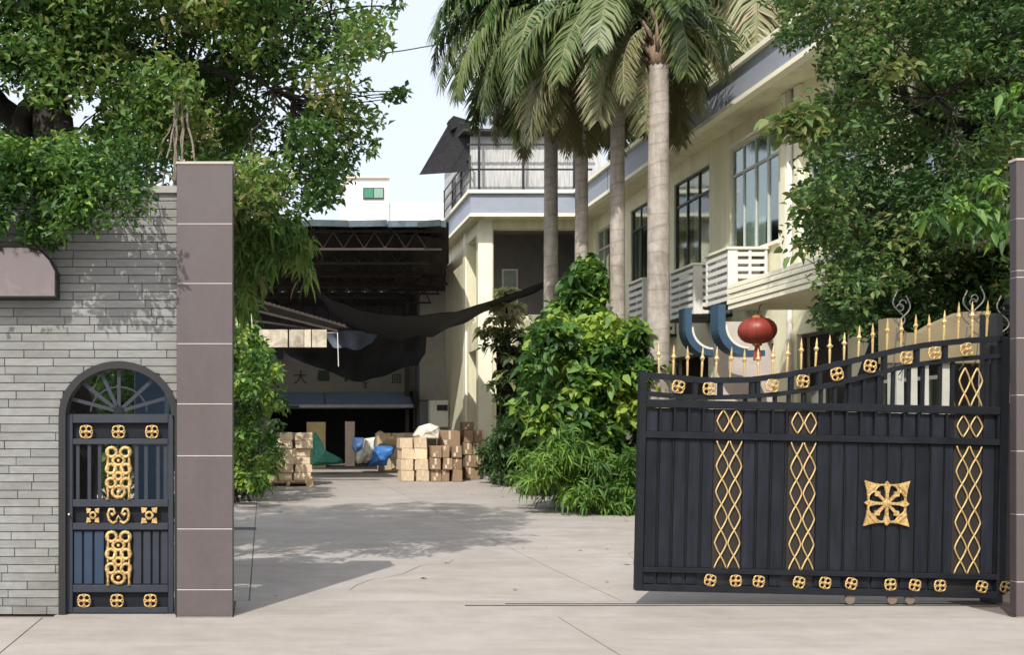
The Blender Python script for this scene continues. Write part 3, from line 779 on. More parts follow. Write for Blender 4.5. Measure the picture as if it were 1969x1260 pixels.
# ground floor shopfronts
for i, (a, b) in enumerate(gh):
    f_ = MB(); fx = BX + .1
    f_.box(fx, fx + .06, a, a + .06, .35, 3.6); f_.box(fx, fx + .06, b - .06, b, .35, 3.6); f_.box(fx, fx + .06, a + .06, b - .06, 3.54, 3.6)
    f_.box(fx, fx + .06, a + .06, b - .06, 2.5, 2.56); f_.box(fx, fx + .06, (a + b) / 2 - .03, (a + b) / 2 + .03, .35, 2.5)
    f = f_.build('shopfront', m_white if i % 2 else m_dark, bld)
    for (c, d) in ((a + .06, (a + b) / 2 - .03), ((a + b) / 2 + .03, b - .06)):
        g = MB(); g.box(fx + .02, fx + .028, c, d, .35, 2.5); g.build('pane', m_glass, f)
# balcony slab with ribbed boards
BLX = 8.9; by0, by1 = 11.2, 18.9
b_ = MB(); b_.box(BLX + .05, BX - .001, by0, by1 - .05, 4.0, 4.46); bal = b_.build('balcony', m_cream, bld)
for k in range(5):
    z = 4.0 + k * .098; e = .02 * (k % 2) + .004 * k
    b_ = MB(); b_.box(BLX - e, BLX + .049, by0, by1, z + .004, z + .082); b_.build('board', m_creamlt, bal, bevel=.006)
    b_ = MB(); b_.box(BLX + .052, BX - .002, by1 - .048, by1 + e, z + .004, z + .082); b_.build('end_board', m_creamlt, bal)
# wing: front and left faces
ft = .3
wh_ = [(7.40, 9.05, 5.45, 8.24), (7.40, 8.5, .3, 4.2), (8.9, 10.3, 5.45, 8.24)]
wh_ = [(7.40, 10.3, 5.45, 8.24), (7.5, 8.6, .4, 4.3)]
xc2 = sorted({v for h in wh_ for v in h[:2]})
wh_ = [(a, b, h[2], h[3]) for h in wh_ for a, b in zip(xc2, xc2[1:]) if h[0] <= a + 1e-6 and h[1] >= b - 1e-6]
wallgrid_y(BY1, BY1 + ft, WX, BX + .0, 0, FZ0 + .1, wh_).build('wing_wall', m_cream, bld)
lh = [(32.1, 33.5, 5.3, 8.1), (32.1, 33.3, .3, 4.4)]
yc2 = sorted({v for h in lh for v in h[:2]})
lh = [(a, b, h[2], h[3]) for h in lh for a, b in zip(yc2, yc2[1:]) if h[0] <= a + 1e-6 and h[1] >= b - 1e-6]
wallgrid_x(WX, WX + ft, BY1 + ft, WY1, 0, FZ0 + .1, lh).build('wing_wall', m_cream, bld)
b_ = MB(); b_.box(WX + ft, 15.0, WY1 - .2, WY1, 0, FZ0 + .1); b_.box(WX + ft, 15.0, BY1 + ft, WY1 - .2, 4.5, 4.7)
b_.box(WX + ft + .3, 15.0, 34.4, 34.6, 4.7, FZ0 + .1)
b_.build('loggia_back_wall', m_room, bld)
f_ = MB(); x0, x1 = X_(965, 34.35), X_(996, 34.35); z0, z1 = 6.1, 7.4
f_.box(x0, x1, 34.33, 34.39, z0, z0 + .06); f_.box(x0, x1, 34.33, 34.39, z1 - .06, z1); f_.box(x0, x0 + .06, 34.33, 34.39, z0 + .06, z1 - .06); f_.box(x1 - .06, x1, 34.33, 34.39, z0 + .06, z1 - .06)
f = f_.build('window', m_white, bld); g = MB(); g.box(x0 + .06, x1 - .06, 34.35, 34.36, z0 + .06, z1 - .06); g.build('pane', M('pale_pane', (.35, .42, .38), .15), f)
b_ = MB(); b_.box(X_(1018, 31.5), X_(1052, 31.5), BY1 - .2, BY1 - .002, 4.4, 5.46); b_.build('parapet_block', m_creamlt, bld)
for (x, w) in ((905, 12), (942, 26)):                  # front pilasters
    pass
b_ = MB(); b_.box(WX - .03, WX + .42, BY1 - .03, BY1 - .002, .2, FZ0 + .02); b_.build('pier', m_creamlt, bld)
b_ = MB(); b_.box(WX - .06, WX - .002, 33.55, 33.95, .2, FZ0 + .02); b_.build('pier', m_creamlt, bld)
# air conditioner cages under the upper windows
def cage(x0, y0, y1, z0, z1, label, ns=7):
    t = thing('air_conditioner_cage', label, 'cage', (x0, (y0 + y1) / 2, z0), 'white slatted cages hung under the upper windows')
    for (x, y) in ((x0, y0), (x0, y1 - .05), (BX - .1, y0), ((x0 + BX) / 2, y0)):
        b_ = MB(); w = .2 if x == x0 else .05; b_.box(x, x + w, y, y + .05, z0, z1); b_.build('post', m_white, t)
    h = (z1 - z0) / ns
    for k in range(ns):
        b_ = MB(); z = z0 + k * h
        b_.box(x0 + .205, BX - .105, y0 + .005, y0 + .03, z + h * .08, z + h * .62); b_.build('slat', m_white, t)
        b_ = MB(); b_.box(x0 + .005, x0 + .03, y0 + .052, y1 - .052, z + h * .08, z + h * .62); b_.build('slat', m_white, t)
    b_ = MB(); b_.box(x0 - .03, BX - .002, y0 - .03, y1 + .03, z1 + .001, z1 + .05); b_.build('top_board', m_creamlt, t)
    b_ = MB(); b_.box(x0 - .02, BX - .002, y0 - .02, y1 + .02, z0 - .06, z0 - .001); b_.build('floor_board', m_black, t)
    b_ = MB(); b_.box(x0 + .2, BX - .15, y0 + .1, y1 - .1, z0, z1 - .2); b_.build('cooling_unit', M('unit_grey', (.42, .42, .4), .6), t)
    return t
cage(9.73, 20.65, 21.7, 4.42, 5.5, 'white slatted cage under the window next to the balcony slab')
cage(9.73, 22.3, 23.6, 4.35, 5.45, 'white slatted cage behind the one beside the balcony slab')
cage(9.73, 25.3, 26.3, 4.2, 5.6, 'white slatted cage seen left of the nearest palm trunk', 8)
# curved blue awnings
def arc_awning(x0, ztop, R_, y, th, w, label):
    t = thing('curved_blue_awning', label, 'awning', (x0, y, ztop - R_), 'curved blue awnings under the cages')
    b_ = MB(); pts_o = []; pts_i = []
    for k in range(13):
        a = math.pi + (math.pi / 2) * k / 12
        pts_o.append((x0 + R_ + R_ * math.cos(a), ztop + R_ * math.sin(a))); pts_i.append((x0 + R_ + (R_ - th) * math.cos(a), ztop + (R_ - th) * math.sin(a)))
    for k in range(12): b_.prism([pts_o[k], pts_o[k + 1], pts_i[k + 1], pts_i[k]], y, y + w)
    b_.box(x0, x0 + th, y, y + w, ztop, ztop + .45)
    b_.box(x0 + R_, x0 + R_ + .35, y, y + w, ztop - R_, ztop - R_ + th * .8)
    b_.build('shell', m_blue, t)
    b_ = MB()
    for k in range(12):
        s = .9
        b_.prism([pts_i[k], pts_i[k + 1], (pts_i[k + 1][0] + .03, pts_i[k + 1][1] + .04), (pts_i[k][0] + .03, pts_i[k][1] + .04)], y - .01, y + w)
    b_.build('rim', m_white, t)
    return t
arc_awning(X_(1381, 20), Z_(628, 20), .6, 20.0, .15, .35, 'curved blue awning with a white rim just left of the red lantern')
arc_awning(X_(1318, 21.5), Z_(632, 21.5), .6, 21.5, .14, .35, 'curved blue awning farther left, beside the nearest palm trunk')
# white panel behind the lantern
b_ = MB(); b_.box(X_(1400, 20.2), X_(1514, 20.2), 20.8, 20.86, 1.2, 4.0)
sc_ = tag(b_.build('porch_screen', M('screen_pink', (.50, .45, .43), .7)), 'pale upright screen panel behind the red lantern', 'screen')
# lantern
lz = Z_(636, 18); lx = X_(1456, 18)
ln = thing('red_lantern', 'round red lantern with tassel hanging under the balcony slab', 'lantern', (lx, 18, lz))
b_ = MB(); prof = []
for k in range(13):
    a = -math.pi / 2 + math.pi * k / 12; prof.append((max(.32 * math.cos(a) ** .8 if math.cos(a) > 1e-6 else .0, .05), .235 * math.sin(a)))
b_.lathe((lx, 18, lz), prof, 24); b_.build('globe', m_red, ln, smooth=True)
for k in range(12):
    a = k * math.pi / 6; b_ = MB()
    b_.tube([(lx + .325 * math.cos(t) ** .8 * math.cos(a), 18 + .325 * math.cos(t) ** .8 * math.sin(a), lz + .24 * math.sin(t)) for t in [(-1.35 + 2.7 * j / 8) for j in range(9)]], .005, 4); b_.build('rib', M('rib_darkred', (.2, .03, .015), .5), ln)
b_ = MB(); b_.lathe((lx, 18, lz + .22), [(.09, 0), (.09, .05), (.02, .07)], 12); b_.lathe((lx, 18, lz - .29), [(.04, 0), (.08, .02), (.08, .07)], 12); b_.build('cap', M('cap_gold', (.5, .25, .08), .4, metal=.4), ln)
b_ = MB(); b_.tube([(lx, 18, lz + .27), (lx + .05, 18, lz + .45), (9.1, 18, 4.0)], .008, 5); b_.build('cord', m_black, ln)
b_ = MB()
for k in range(14):
    a = k * .45; b_.bar((lx + .03 * math.cos(a), 18 + .03 * math.sin(a), lz - .28), (lx + .06 * math.cos(a), 18 + .06 * math.sin(a), lz - .28 - .26), .014)
b_.build('tassel', M('tassel_red', (.35, .06, .05), .8), ln)
# low tan wall with wire scrolls behind the gate's right end
tw = thing('tan_fence', 'tan fence panel on pale uprights behind the right end of the gate', 'fence', (X_(1800, 10.6), 10.6, 0))
for a, b in ((1712, 1718), (1724, 1738), (1752, 1764), (1778, 1786), (1812, 1826), (1888, 1906)):
    b_ = MB(); b_.box(X_(a, 10.45), X_(b, 10.45), 10.45, 10.5, 0, Z_(699, 10.45)); b_.build('upright', M('upright_grey', (.40, .40, .35), .8), tw)
b_ = MB(); b_.box(X_(1706, 10.4), X_(1735, 10.4), 10.4, 10.55, Z_(698, 10.4), Z_(612, 10.4)); b_.box(X_(1735, 10.4), X_(1905, 10.4), 10.4, 10.55, Z_(698, 10.4), Z_(640, 10.4))
b_.prism([(X_(1770, 10.4), Z_(640, 10.4)), (X_(1905, 10.4), Z_(640, 10.4)), (X_(1905, 10.4), Z_(598, 10.4)), (X_(1850, 10.4), Z_(600, 10.4)), (X_(1800, 10.4), Z_(622, 10.4))], 10.4, 10.55)
b_.build('panel', M('tan_render', (.20, .165, .095), .9), tw)
for k, (x, y, s) in enumerate(((1725, 602, 1), (1742, 610, -1), (1860, 600, 1), (1885, 592, -1), (1925, 610, 1))):
    c = P(x, y, 10.3); b_ = MB()
    b_.tube([(c.x + s * .10 * math.sin(t * .9) * (1 - t / 9), 10.3, c.z - .16 + t * .055) for t in np.linspace(0, 7, 22)], .007, 5)
    b_.tube([(c.x + s * (.06 + .035 * math.cos(t)), 10.3, c.z + .1 + .035 * math.sin(t)) for t in np.linspace(0, 5, 12)], .006, 5)
    b_.tube([(c.x, 10.3, c.z - .16), (c.x, 10.36, c.z - .55), (c.x, 10.42, c.z - .6)], .006, 5)
    tag(b_.build('wire_scroll', M('wire_grey', (.13, .13, .12), .6, metal=.3)), ['left hand', 'second', 'third', 'fourth', 'right hand'][k] + ' curled wire scroll above the tan fence behind the gate', 'ornament', 'curled wire scrolls above the tan fence')

# ------------------------------------------------------------------ rooftop shelter on the wing
rs = thing('rooftop_shelter', 'white sheeted shelter with black railing and net on the roof of the wing', 'shelter', (8.6, 32.5, FZ1))
m_sheet = M('grimy_white_sheet', (.46, .47, .47), .6, var=.35, scale=3, stretch=(7, 5, .5), detail=8)
b_ = MB(); x = X_(905, 31.9); xe = 10.9; zt = Z_(262, 31.9); zb = FZ1 + .03
while x < xe:                                           # corrugated white sheet
    b_.prism([(x, zb), (x + .12, zb), (x + .12, zt), (x, zt)], 31.9 + (.008 if int((x - 6) / .12) % 2 else 0), 31.96 + (.008 if int((x - 6) / .12) % 2 else 0)); x += .12
b_.build('front_sheet', m_sheet, rs)
b_ = MB(); b_.box(X_(905, 31.9), X_(905, 31.9) + .05, 31.99, 36.5, zb, zt); b_.build('side_sheet', m_sheet, rs)
b_ = MB(); b_.hull([(6.4, 31.5, zt + .05), (11.2, 31.5, zt + .05), (11.2, 36.5, zt + .5), (6.4, 36.5, zt + .5)], [(6.4, 31.5, zt + .13), (11.2, 31.5, zt + .13), (11.2, 36.5, zt + .58), (6.4, 36.5, zt + .58)])
b_.build('roof', m_roofdk, rs)
for x in (921, 1006, 1104):
    b_ = MB(); b_.box(X_(x, 31.5) - .035, X_(x, 31.5) + .035, 31.45, 31.52, zb, zt + .05); b_.build('post', m_black, rs)
for y in (326, 278):
    b_ = MB(); z = Z_(y, 31.5); b_.box(X_(898, 31.5), 10.5, 31.46, 31.51, z - .025, z + .025); b_.build('rail', m_black, rs)
for y in (31.5, 33, 34.5, 36):                          # ladder-like side rail
    b_ = MB(); b_.box(6.6, 6.65, y, y + .05, FZ1 + .03, FZ1 + 1.25); b_.build('baluster', m_dark, rs)
for z in (.45, .85, 1.2):
    b_ = MB(); b_.box(6.605, 6.645, 31.56, 36, FZ1 + z, FZ1 + z + .04); b_.build('side_rail', m_dark, rs)
for a, b in ((33.2, 33.5), (34.3, 34.9)):
    b_ = MB(); b_.box(6.7, 6.8, a, b, FZ1 + .03, FZ1 + 1.4); b_.build('side_board', M('board_brown', (.2, .17, .14), .8), rs)
an = MB()
A = [P(866, 232, 32.6), P(905, 240, 32.0), P(899, 330, 32.0), P(835, 286, 33.5), P(806, 336, 33.8)]
q1 = [A[0], A[1], A[2], A[4], A[3]]
an.hull(q1, [p + Vector((.02, .03, .04)) for p in q1])
an.hull([P(862, 232, 32.4), P(872, 222, 32.4), P(905, 232, 32.4), P(884, 240, 32.4), P(868, 250, 32.4)], [p + Vector((0, .3, 0)) for p in [P(862, 232, 32.4), P(872, 222, 32.4), P(905, 232, 32.4), P(884, 240, 32.4), P(868, 250, 32.4)]])
an.build('side_net', m_net, rs)

# ------------------------------------------------------------------ far white building
fb = thing('far_white_building', 'white flat roofed building far behind the drive against the sky', 'building', (10, 76, gz(76)))
m_far = M('far_white', (.80, .80, .78), .8, var=.03)
b_ = MB(); b_.box(X_(668, 75), X_(748, 75), 75, 82, .3, Z_(343, 75)); b_.build('tower', m_far, fb)
b_ = MB(); b_.box(X_(748, 75) + .01, X_(905, 75), 75.3, 82, .3, Z_(388, 75)); b_.build('low_range', m_far, fb)
b_ = MB(); b_.box(X_(666, 75), X_(750, 75), 74.8, 82.2, Z_(343, 75) + .001, Z_(338, 75)); b_.build('parapet', m_creamlt, fb)
b_ = MB(); b_.box(X_(698, 75), X_(738, 75), 74.9, 75, Z_(383, 75), Z_(361, 75)); w_ = b_.build('window', m_dark, fb)
for a, b, c in ((700, 717, (.05, .22, .14)), (719, 736, (.22, .36, .30))):
    g = MB(); g.box(X_(a, 75), X_(b, 75), 74.86, 74.9, Z_(381, 75), Z_(363, 75)); g.build('pane', M('green_pane%d' % a, c, .2), w_)

# ------------------------------------------------------------------ warehouse shed at the end
SY0, SY1, SZ = 31.3, 41.6, 8.03
sh = thing('warehouse_shed', 'dark open fronted shed with steel trusses at the end of the drive', 'shed', (2.5, 36, gz(36)))
b_ = MB(); x = -6.0
while x < 5.6:                                          # corrugated roof sheet
    dz = .05 * math.sin(x * 9); b_.hull([(x, SY0 - .2, SZ + .25 + dz), (x + .1745, SY0 - .2, SZ + .25 + .05 * math.sin((x + .1745) * 9)), (x + .1745, SY1 + .4, SZ - .35 + .05 * math.sin((x + .1745) * 9)), (x, SY1 + .4, SZ - .35 + dz)],
        [(x, SY0 - .2, SZ + .27 + dz), (x + .1745, SY0 - .2, SZ + .27 + .05 * math.sin((x + .1745) * 9)), (x + .1745, SY1 + .4, SZ - .33 + .05 * math.sin((x + .1745) * 9)), (x, SY1 + .4, SZ - .33 + dz)])
    x += .1745
b_.build('roof_sheet', m_roofdk, sh)
def bayz(y): return SZ + .27 - .06 * (y - SY0)
q_ = [(5.5, 31.1), (5.86, 31.1), (6.9, 36.6), (6.9, 37.6), (8.4, 37.6), (8.4, 42), (5.5, 42)]; b_ = MB(); b_.hull([(x, y, bayz(y)) for x, y in q_], [(x, y, bayz(y) + .04) for x, y in q_]); b_.build('side_roof', m_roofdk, sh)
for y in (36.8, 38.6, 40.4):
    b_ = MB(); z = bayz(y); b_.box(5.75, 6.9, y, y + .07, z - .12, z - .04); b_.box(5.75, 6.9, y, y + .07, z - .75, z - .68)
    for x in (5.75, 6.3): b_.bar((x, y + .035, z - .7), (x + .28, y + .035, z - .1), .04); b_.bar((x + .28, y + .035, z - .1), (x + .55, y + .035, z - .7), .04)
    b_.build('side_truss', m_steel, sh)
rg = random.Random(4); xg = -6
while xg < 5.7:
    wg = min(rg.uniform(.6, 1.3), 5.77 - xg); t0, t1 = rg.uniform(-.05, .03), rg.uniform(-.05, .03); b_ = MB()
    b_.prism([(xg, SZ + .14 + t0), (xg + wg - .01, SZ + .14 + t1), (xg + wg - .01, SZ + .34 + t1), (xg, SZ + .34 + t0)], SY0 - .28 + rg.uniform(-.04, .04), SY0 - .2); b_.build('eaves_sheet', M('gutter_blue', (.07, .10, .12), .5, var=.6, scale=2, objvar=.4), sh); xg += wg
rnd = random.Random(8)
for k in range(6):                                       # trusses
    y = SY0 + .2 + k * 1.95; zt = SZ + .12 - .058 * (y - SY0); b_ = MB()
    b_.box(-6, 5.7, y, y + .07, zt - .05, zt + .03); b_.box(-6, 5.7, y, y + .07, zt - .62, zt - .55)
    x = -6
    while x < 5.1:
        b_.bar((x, y + .035, zt - .56), (x + .33, y + .035, zt - .04), .035); b_.bar((x + .33, y + .035, zt - .04), (x + .66, y + .035, zt - .56), .035); x += .66
    b_.build('truss', m_steel, sh)
for x in np.arange(-5.6, 5.6, 1.2):                      # purlins front to back
    b_ = MB(); b_.hull([(x, SY0, SZ + .1), (x + .06, SY0, SZ + .1), (x + .06, SY0, SZ + .2), (x, SY0, SZ + .2)], [(x, SY1, SZ - .5), (x + .06, SY1, SZ - .5), (x + .06, SY1, SZ - .4), (x, SY1, SZ - .4)]); b_.build('purlin', m_steel, sh)
for (x, y) in ( (-3.2, SY1 - .6), (5.95, SY1 - .4)):
    b_ = MB(); b_.box(x, x + .16, y, y + .16, gz(y), SZ - .3); b_.build('column', m_steel, sh)
ox0, ox1, oz = X_(520, SY1), X_(795, SY1), Z_(787, SY1)
wallgrid_y(SY1, SY1 + .2, -6.5, 9.5, .1, SZ - .42, [(ox0, ox1, .1, oz)]).build('back_wall', m_shedwall, sh)
b_ = MB(); b_.box(X_(806, 41.3), X_(862, 41.3), 41.2, SY1 - .002, Z_(770, 41.3), SZ - .4); b_.build('wall_panel', M('panel_olive', (.42, .40, .32), .9), sh)
b_ = MB(); b_.box(X_(806, 41.3) - .12, X_(806, 41.3) - .01, 41.2, SY1 - .002, .3, SZ - .4); b_.build('downpipe', M('pipe_dk', (.1, .1, .1), .6), sh)
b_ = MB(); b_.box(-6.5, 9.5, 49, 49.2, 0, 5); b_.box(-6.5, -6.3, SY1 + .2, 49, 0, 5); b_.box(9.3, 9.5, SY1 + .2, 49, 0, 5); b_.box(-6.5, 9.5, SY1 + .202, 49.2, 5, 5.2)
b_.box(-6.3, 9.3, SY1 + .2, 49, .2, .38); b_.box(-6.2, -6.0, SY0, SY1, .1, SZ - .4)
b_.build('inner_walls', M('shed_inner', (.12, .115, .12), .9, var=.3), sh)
# navy strips standing in for the shaded upper back wall behind the nets
b_ = MB()
x = X_(430, 41.2)
while x < X_(803, 41.2): b_.box(x, x + .52, 41.36, 41.42, Z_(690, 41.3), SZ - .5); x += .55
b_.build('shade_strips', M('shade_navy', (.045, .045, .06), .7, var=.2, scale=2), sh)
aw = thing('blue_awning', 'long grey blue awning over the wide opening of the shed', 'awning', (3.4, 41, 2.8))
z0, z1 = Z_(781, 40.6), Z_(756, 41.4); x0, x1 = X_(533, 40.6), X_(793, 40.6); xm = X_(625, 40.6)
for a, b in ((x0, xm - .03), (xm + .03, x1)):
    b_ = MB(); b_.hull([(a, 40.4, z0), (b, 40.4, z0), (b, 41.58, z1), (a, 41.58, z1)], [(a, 40.4, z0 + .04), (b, 40.4, z0 + .04), (b, 41.58, z1 + .04), (a, 41.58, z1 + .04)]); b_.build('cloth', M('awning_blue', (.20, .27, .37), .7, var=.06), aw)
b_ = MB(); b_.box(x0 + .9, x1, 40.34, 40.39, z0 - .08, z0 + .045); b_.build('front_edge', M('awning_edge', (.45, .45, .48), .6), aw)
b_ = MB(); b_.box(x1 + .02, x1 + .2, 40.4, SY1 - .01, z0 - .1, z1 + .05); b_.build('end_box', m_black, aw)
# painted characters on the shed wall
def text_part(ch, x, y, Y, h, mat, parent, nm='character'):
    cu = bpy.data.curves.new(nm, 'FONT'); cu.body = ch; cu.size = h; cu.align_x = 'CENTER'; cu.align_y = 'CENTER'; cu.extrude = .02
    ob = bpy.data.objects.new(nm + '_tmp', cu); COL.objects.link(ob)
    bpy.context.view_layer.update()
    me = bpy.data.meshes.new_from_object(ob.evaluated_get(bpy.context.evaluated_depsgraph_get()))
    bpy.data.objects.remove(ob); me.materials.clear()
    me.transform(Matrix.Rotation(R(90), 4, 'X'))
    o = place_mesh(nm, me, mat, parent); o.location = P(x, y, Y) - ORG[parent.name]; return o
m_char = M('dark_green_letter', (.02, .04, .03), .6)
for ch, x, y, hh in (('\u5927', 578, 728, .62), ('\u753b', 620, 724, .5), ('\u5de5', 703, 742, .3), ('\u56de', 762, 730, .42)):
    text_part(ch, x, y, SY1 - .03, hh, m_char, sh)
b_ = MB(); b_.box(X_(613, 41.4), X_(633, 41.4), 41.5, 41.598, Z_(732, 41.4), Z_(712, 41.4)); b_.build('sign_block', m_char, sh); b_ = MB(); b_.box(X_(663, 41.4), X_(668, 41.4), 41.5, 41.598, Z_(734, 41.4), Z_(722, 41.4)); b_.build('sign_block', m_char, sh)

# small lean-to on the left with a rusty roof
lt = thing('lean_to', 'small lean-to with a rusty corrugated roof sloping down on the left', 'shed', (.5, 29, gz(29)))
e0, e1 = P(452, 566, 27.5), P(668, 629, 28.5)
nseg = 24
b_ = MB()
for k in range(nseg):
    a = e0.lerp(e1, k / nseg); b = e0.lerp(e1, (k + .55) / nseg)
    up = Vector((0, 0, .05)); back = Vector((-.5, 3.2, .35))
    b_.hull([a, b, b + back, a + back], [a + up, b + up, b + back + up, a + back + up])
b_.build('roof_ridge', m_steel, lt)
b_ = MB(); b_.hull([e0 - Vector((0, 0, .03)), e1 - Vector((0, 0, .03)), e1 + Vector((-.5, 3.2, .32)), e0 + Vector((-.5, 3.2, .32))], [e0, e1, e1 + Vector((-.5, 3.2, .35)), e0 + Vector((-.5, 3.2, .35))]); b_.build('roof_sheet', m_roofdk, lt)
b_ = MB(); b_.bar(e0 - Vector((0, .05, .32)), e1 - Vector((.3, .05, .12)), .06); b_.bar(e0 - Vector((0, -.3, .62)), P(640, 640, 28.5), .06); b_.build('beam', m_steel, lt)
b_ = MB(); p = P(649, 640, 28.4); q = P(651, 705, 28.4); b_.tube([(p.x - .3, p.y, p.z), p, q], .013, 6); b_.build('downpipe', m_white, lt)
b_ = MB(); b_.box(X_(486, 28.6), X_(496, 28.6), 28.6, 28.75, gz(28), Z_(600, 28.6)); b_.build('post', m_steel, lt)
cw = lt
for a, b in ((452, 485), (498, 553), (556, 584), (585, 598), (600, 628)):
    b_ = MB(); b_.box(X_(a, 27.3), X_(b, 27.3), 27.3, 27.35, Z_(692 if a == 452 else 668, 27.3), Z_(604 if a == 452 else 634, 27.3)); b_.build('upper_board', M('cream_panel', (.56, .50, .40), .85, objvar=.3, stain=.5, sscale=3), cw)

# ------------------------------------------------------------------ black shade nets
def cloth(name, top, bot, nu, nv, mat, label, seed, sag=.3, back=1.2):
    rnd = random.Random(seed)
    def samp(c, t):
        k = t * (len(c) - 1); i = min(int(k), len(c) - 2); f = k - i; p = P(*c[i]).lerp(P(*c[i + 1]), f)
        return p
    V = []
    for i in range(nu + 1):
        t = i / nu; a, b = samp(top, t), samp(bot, t)
        for j in range(nv + 1):
            s = j / nv; p = a.lerp(b, s)
            w = min(1, 6 * t, 6 * (1 - t))
            p.y += back * math.sin(s * math.pi) * w + .10 * math.sin(i * 1.3 + 2 * s) * w
            p.z += (.04 * math.sin(i * .9 + j) + .05 * math.sin(i * .37)) * w * (s)
            V.append(p)
    n = len(V); up = Vector((0, .02, .02)); V2 = V + [p + up for p in V]
    fs = []
    for i in range(nu):
        for j in range(nv):
            a = i * (nv + 1) + j; b = a + nv + 1
            fs += [(a, b, b + 1, a + 1), (n + a, n + a + 1, n + b + 1, n + b)]
    m_ = MB(); m_.add(V2, fs); o = m_.build(name, mat, None, True, fix=False)
    return tag(o, label, 'shade net')
cloth('shade_net', [(598, 553, 33), (640, 578, 31), (700, 600, 29.5), (760, 607, 28.5), (800, 608, 28), (880, 600, 27), (960, 574, 26), (1020, 553, 25), (1063, 537, 24.5)],
      [(600, 558, 33), (656, 618, 33.5), (700, 642, 34), (770, 655, 34), (830, 648, 33), (880, 622, 31), (940, 601, 28.5), (1000, 576, 26.5), (1063, 544, 24.8)], 48, 8, m_net,
      'long black shade net sagging from the first palm trunk across the end of the drive', 2)
cloth('shade_net', [(545, 660, 34), (600, 662, 34), (650, 650, 34), (700, 636, 34.5), (760, 636, 34.5), (800, 634, 34.5), (822, 630, 34.5)],
      [(545, 692, 34), (600, 704, 34.5), (650, 722, 35), (700, 734, 35), (745, 722, 35), (800, 704, 35), (818, 680, 35)], 30, 6, m_net,
      'lower black shade net bulging under the long one in front of the shed wall', 5, back=.6)
cloth('shade_net', [(622, 640, 33.4), (660, 636, 33.4), (730, 640, 33.4)], [(640, 668, 33.4), (680, 676, 33.4), (715, 660, 33.4)], 12, 4, m_net2,
      'small grey blue scrap of net between the two black nets', 6, back=.2)
cloth('ragged_net', [(566, 450, 31.6), (620, 446, 31.7), (680, 450, 31.6), (740, 447, 31.7), (800, 452, 31.6), (858, 460, 32.4)],
      [(575, 505, 34), (630, 520, 34.4), (690, 512, 34), (750, 526, 34.6), (800, 520, 34.4), (858, 532, 35.6)], 60, 9, M('brown_net', (.03, .025, .024), .95, var=.5, scale=5),
      'dark brown ragged net hanging under the front edge of the shed roof', 8, back=.2)
b_ = MB(); b_.tube([P(1062, 540, 24.6), P(1068, 538, 24.45)], .02, 5); b_.tube([P(600, 556, 33), P(560, 540, 34)], .02, 5)
tag(b_.build('net_rope', m_net), 'short rope tying the long black net at its ends', 'rope')
# overhead wire
b_ = MB(); b_.tube([P(640, 112, 30), P(690, 108, 30), P(775, 97, 30), P(860, 82, 30), P(1000, 50, 30)], .018, 5)
tag(b_.build('overhead_wire', m_black), 'thin black overhead wire crossing the open sky', 'wire')

# ------------------------------------------------------------------ cartons, sacks and tarps at the end of the drive
def carton(x0, x1, y0, y1, z0, z1, mat, label, group, tape=True, rz=0):
    t = thing('carton', label, 'carton', ((x0 + x1) / 2, (y0 + y1) / 2, z0), group)
    w, d, h = (x1 - x0) / 2, (y1 - y0) / 2, z1 - z0
    b_ = MB(); b_.box(-w, w, -d, d, 0, h); b_.v = [tuple(c + rnd.uniform(-.014, .014) * (q < 2 or p[2] > .01) for q, c in enumerate(p)) for p in b_.v]; b_.build('box', mat, t, local=True, bevel=.012)
    if tape:
        b_ = MB(); b_.box(-.03, .03, -d - .003, -d + .01, h * .45, h * .98); b_.build('tape', m_tape, t, local=True)
        b_ = MB(); b_.box(-w * .7, -w * .25, -d - .003, -d + .01, h * .12, h * .42); b_.build('paper_label', m_tape, t, local=True)
    t.rotation_euler = (0, 0, rz)
    return t
rnd = random.Random(21)
ordn = ['bottom', 'second', 'third', 'fourth', 'fifth', 'sixth', 'top']
def pile(x0, x1, y0, y1, ytop, Y, depth, cols, rows, mat, where, group, z_base):
    xa, xb = X_(x0, Y), X_(x1, Y); za = z_base; zb = Z_(ytop, Y); w = (xb - xa) / cols; h = (zb - za) / rows
    cn = ['left', 'right'] if cols == 2 else ['left', 'middle', 'right'] if cols == 3 else ['only']
    for r in range(rows):
        for c in range(cols):
            j = rnd.uniform(-.04, .04); d = rnd.uniform(-.09, .09)
            carton(xa + c * w + .01 + j, xa + (c + 1) * w - .01 + j, Y + d, Y + depth + d, za + r * h + .003, za + (r + 1) * h - .003, mat,
                   '%s layer, %s column: %s carton of the %s' % (ordn[r] if r < rows - 1 else 'top', cn[c], 'tan' if mat is m_card else 'brown', where), group, rnd.random() < .8, rnd.uniform(-.05, .05))
zg = gz(27.6)
plt = thing('wooden_pallet', 'pale wooden pallet under the left carton pile beside the hedge', 'pallet', (X_(560, 27.6), 28, zg))
xa, xb = X_(506, 27.4), X_(602, 27.4)
for k in range(5):
    b_ = MB(); y = 27.4 + k * .27; b_.box(xa, xb, y, y + .18, zg + .12, zg + .15); b_.build('board', m_wood, plt)
for k in range(3):
    b_ = MB(); x = xa + (xb - xa - .1) * k / 2; b_.box(x, x + .1, 27.4, 28.66, zg + .003, zg + .119); b_.build('bearer', m_wood, plt)
pile(530, 599, 0, 0, 832, 27.5, 1.05, 2, 6, m_card, 'left pallet pile', 'tan cartons piled on the pallet at the left', zg + .153)
b_ = MB(); b_.hull([P(585, 918, 27.3), P(600, 918, 27.3), P(600, 918, 27.4), P(585, 918, 27.4)], [P(590, 937, 27.1), P(604, 937, 27.1), P(604, 937, 27.3), P(590, 937, 27.3)])
tag(b_.build('loose_board', m_wood), 'short pale board leaning on the pallet corner', 'board')
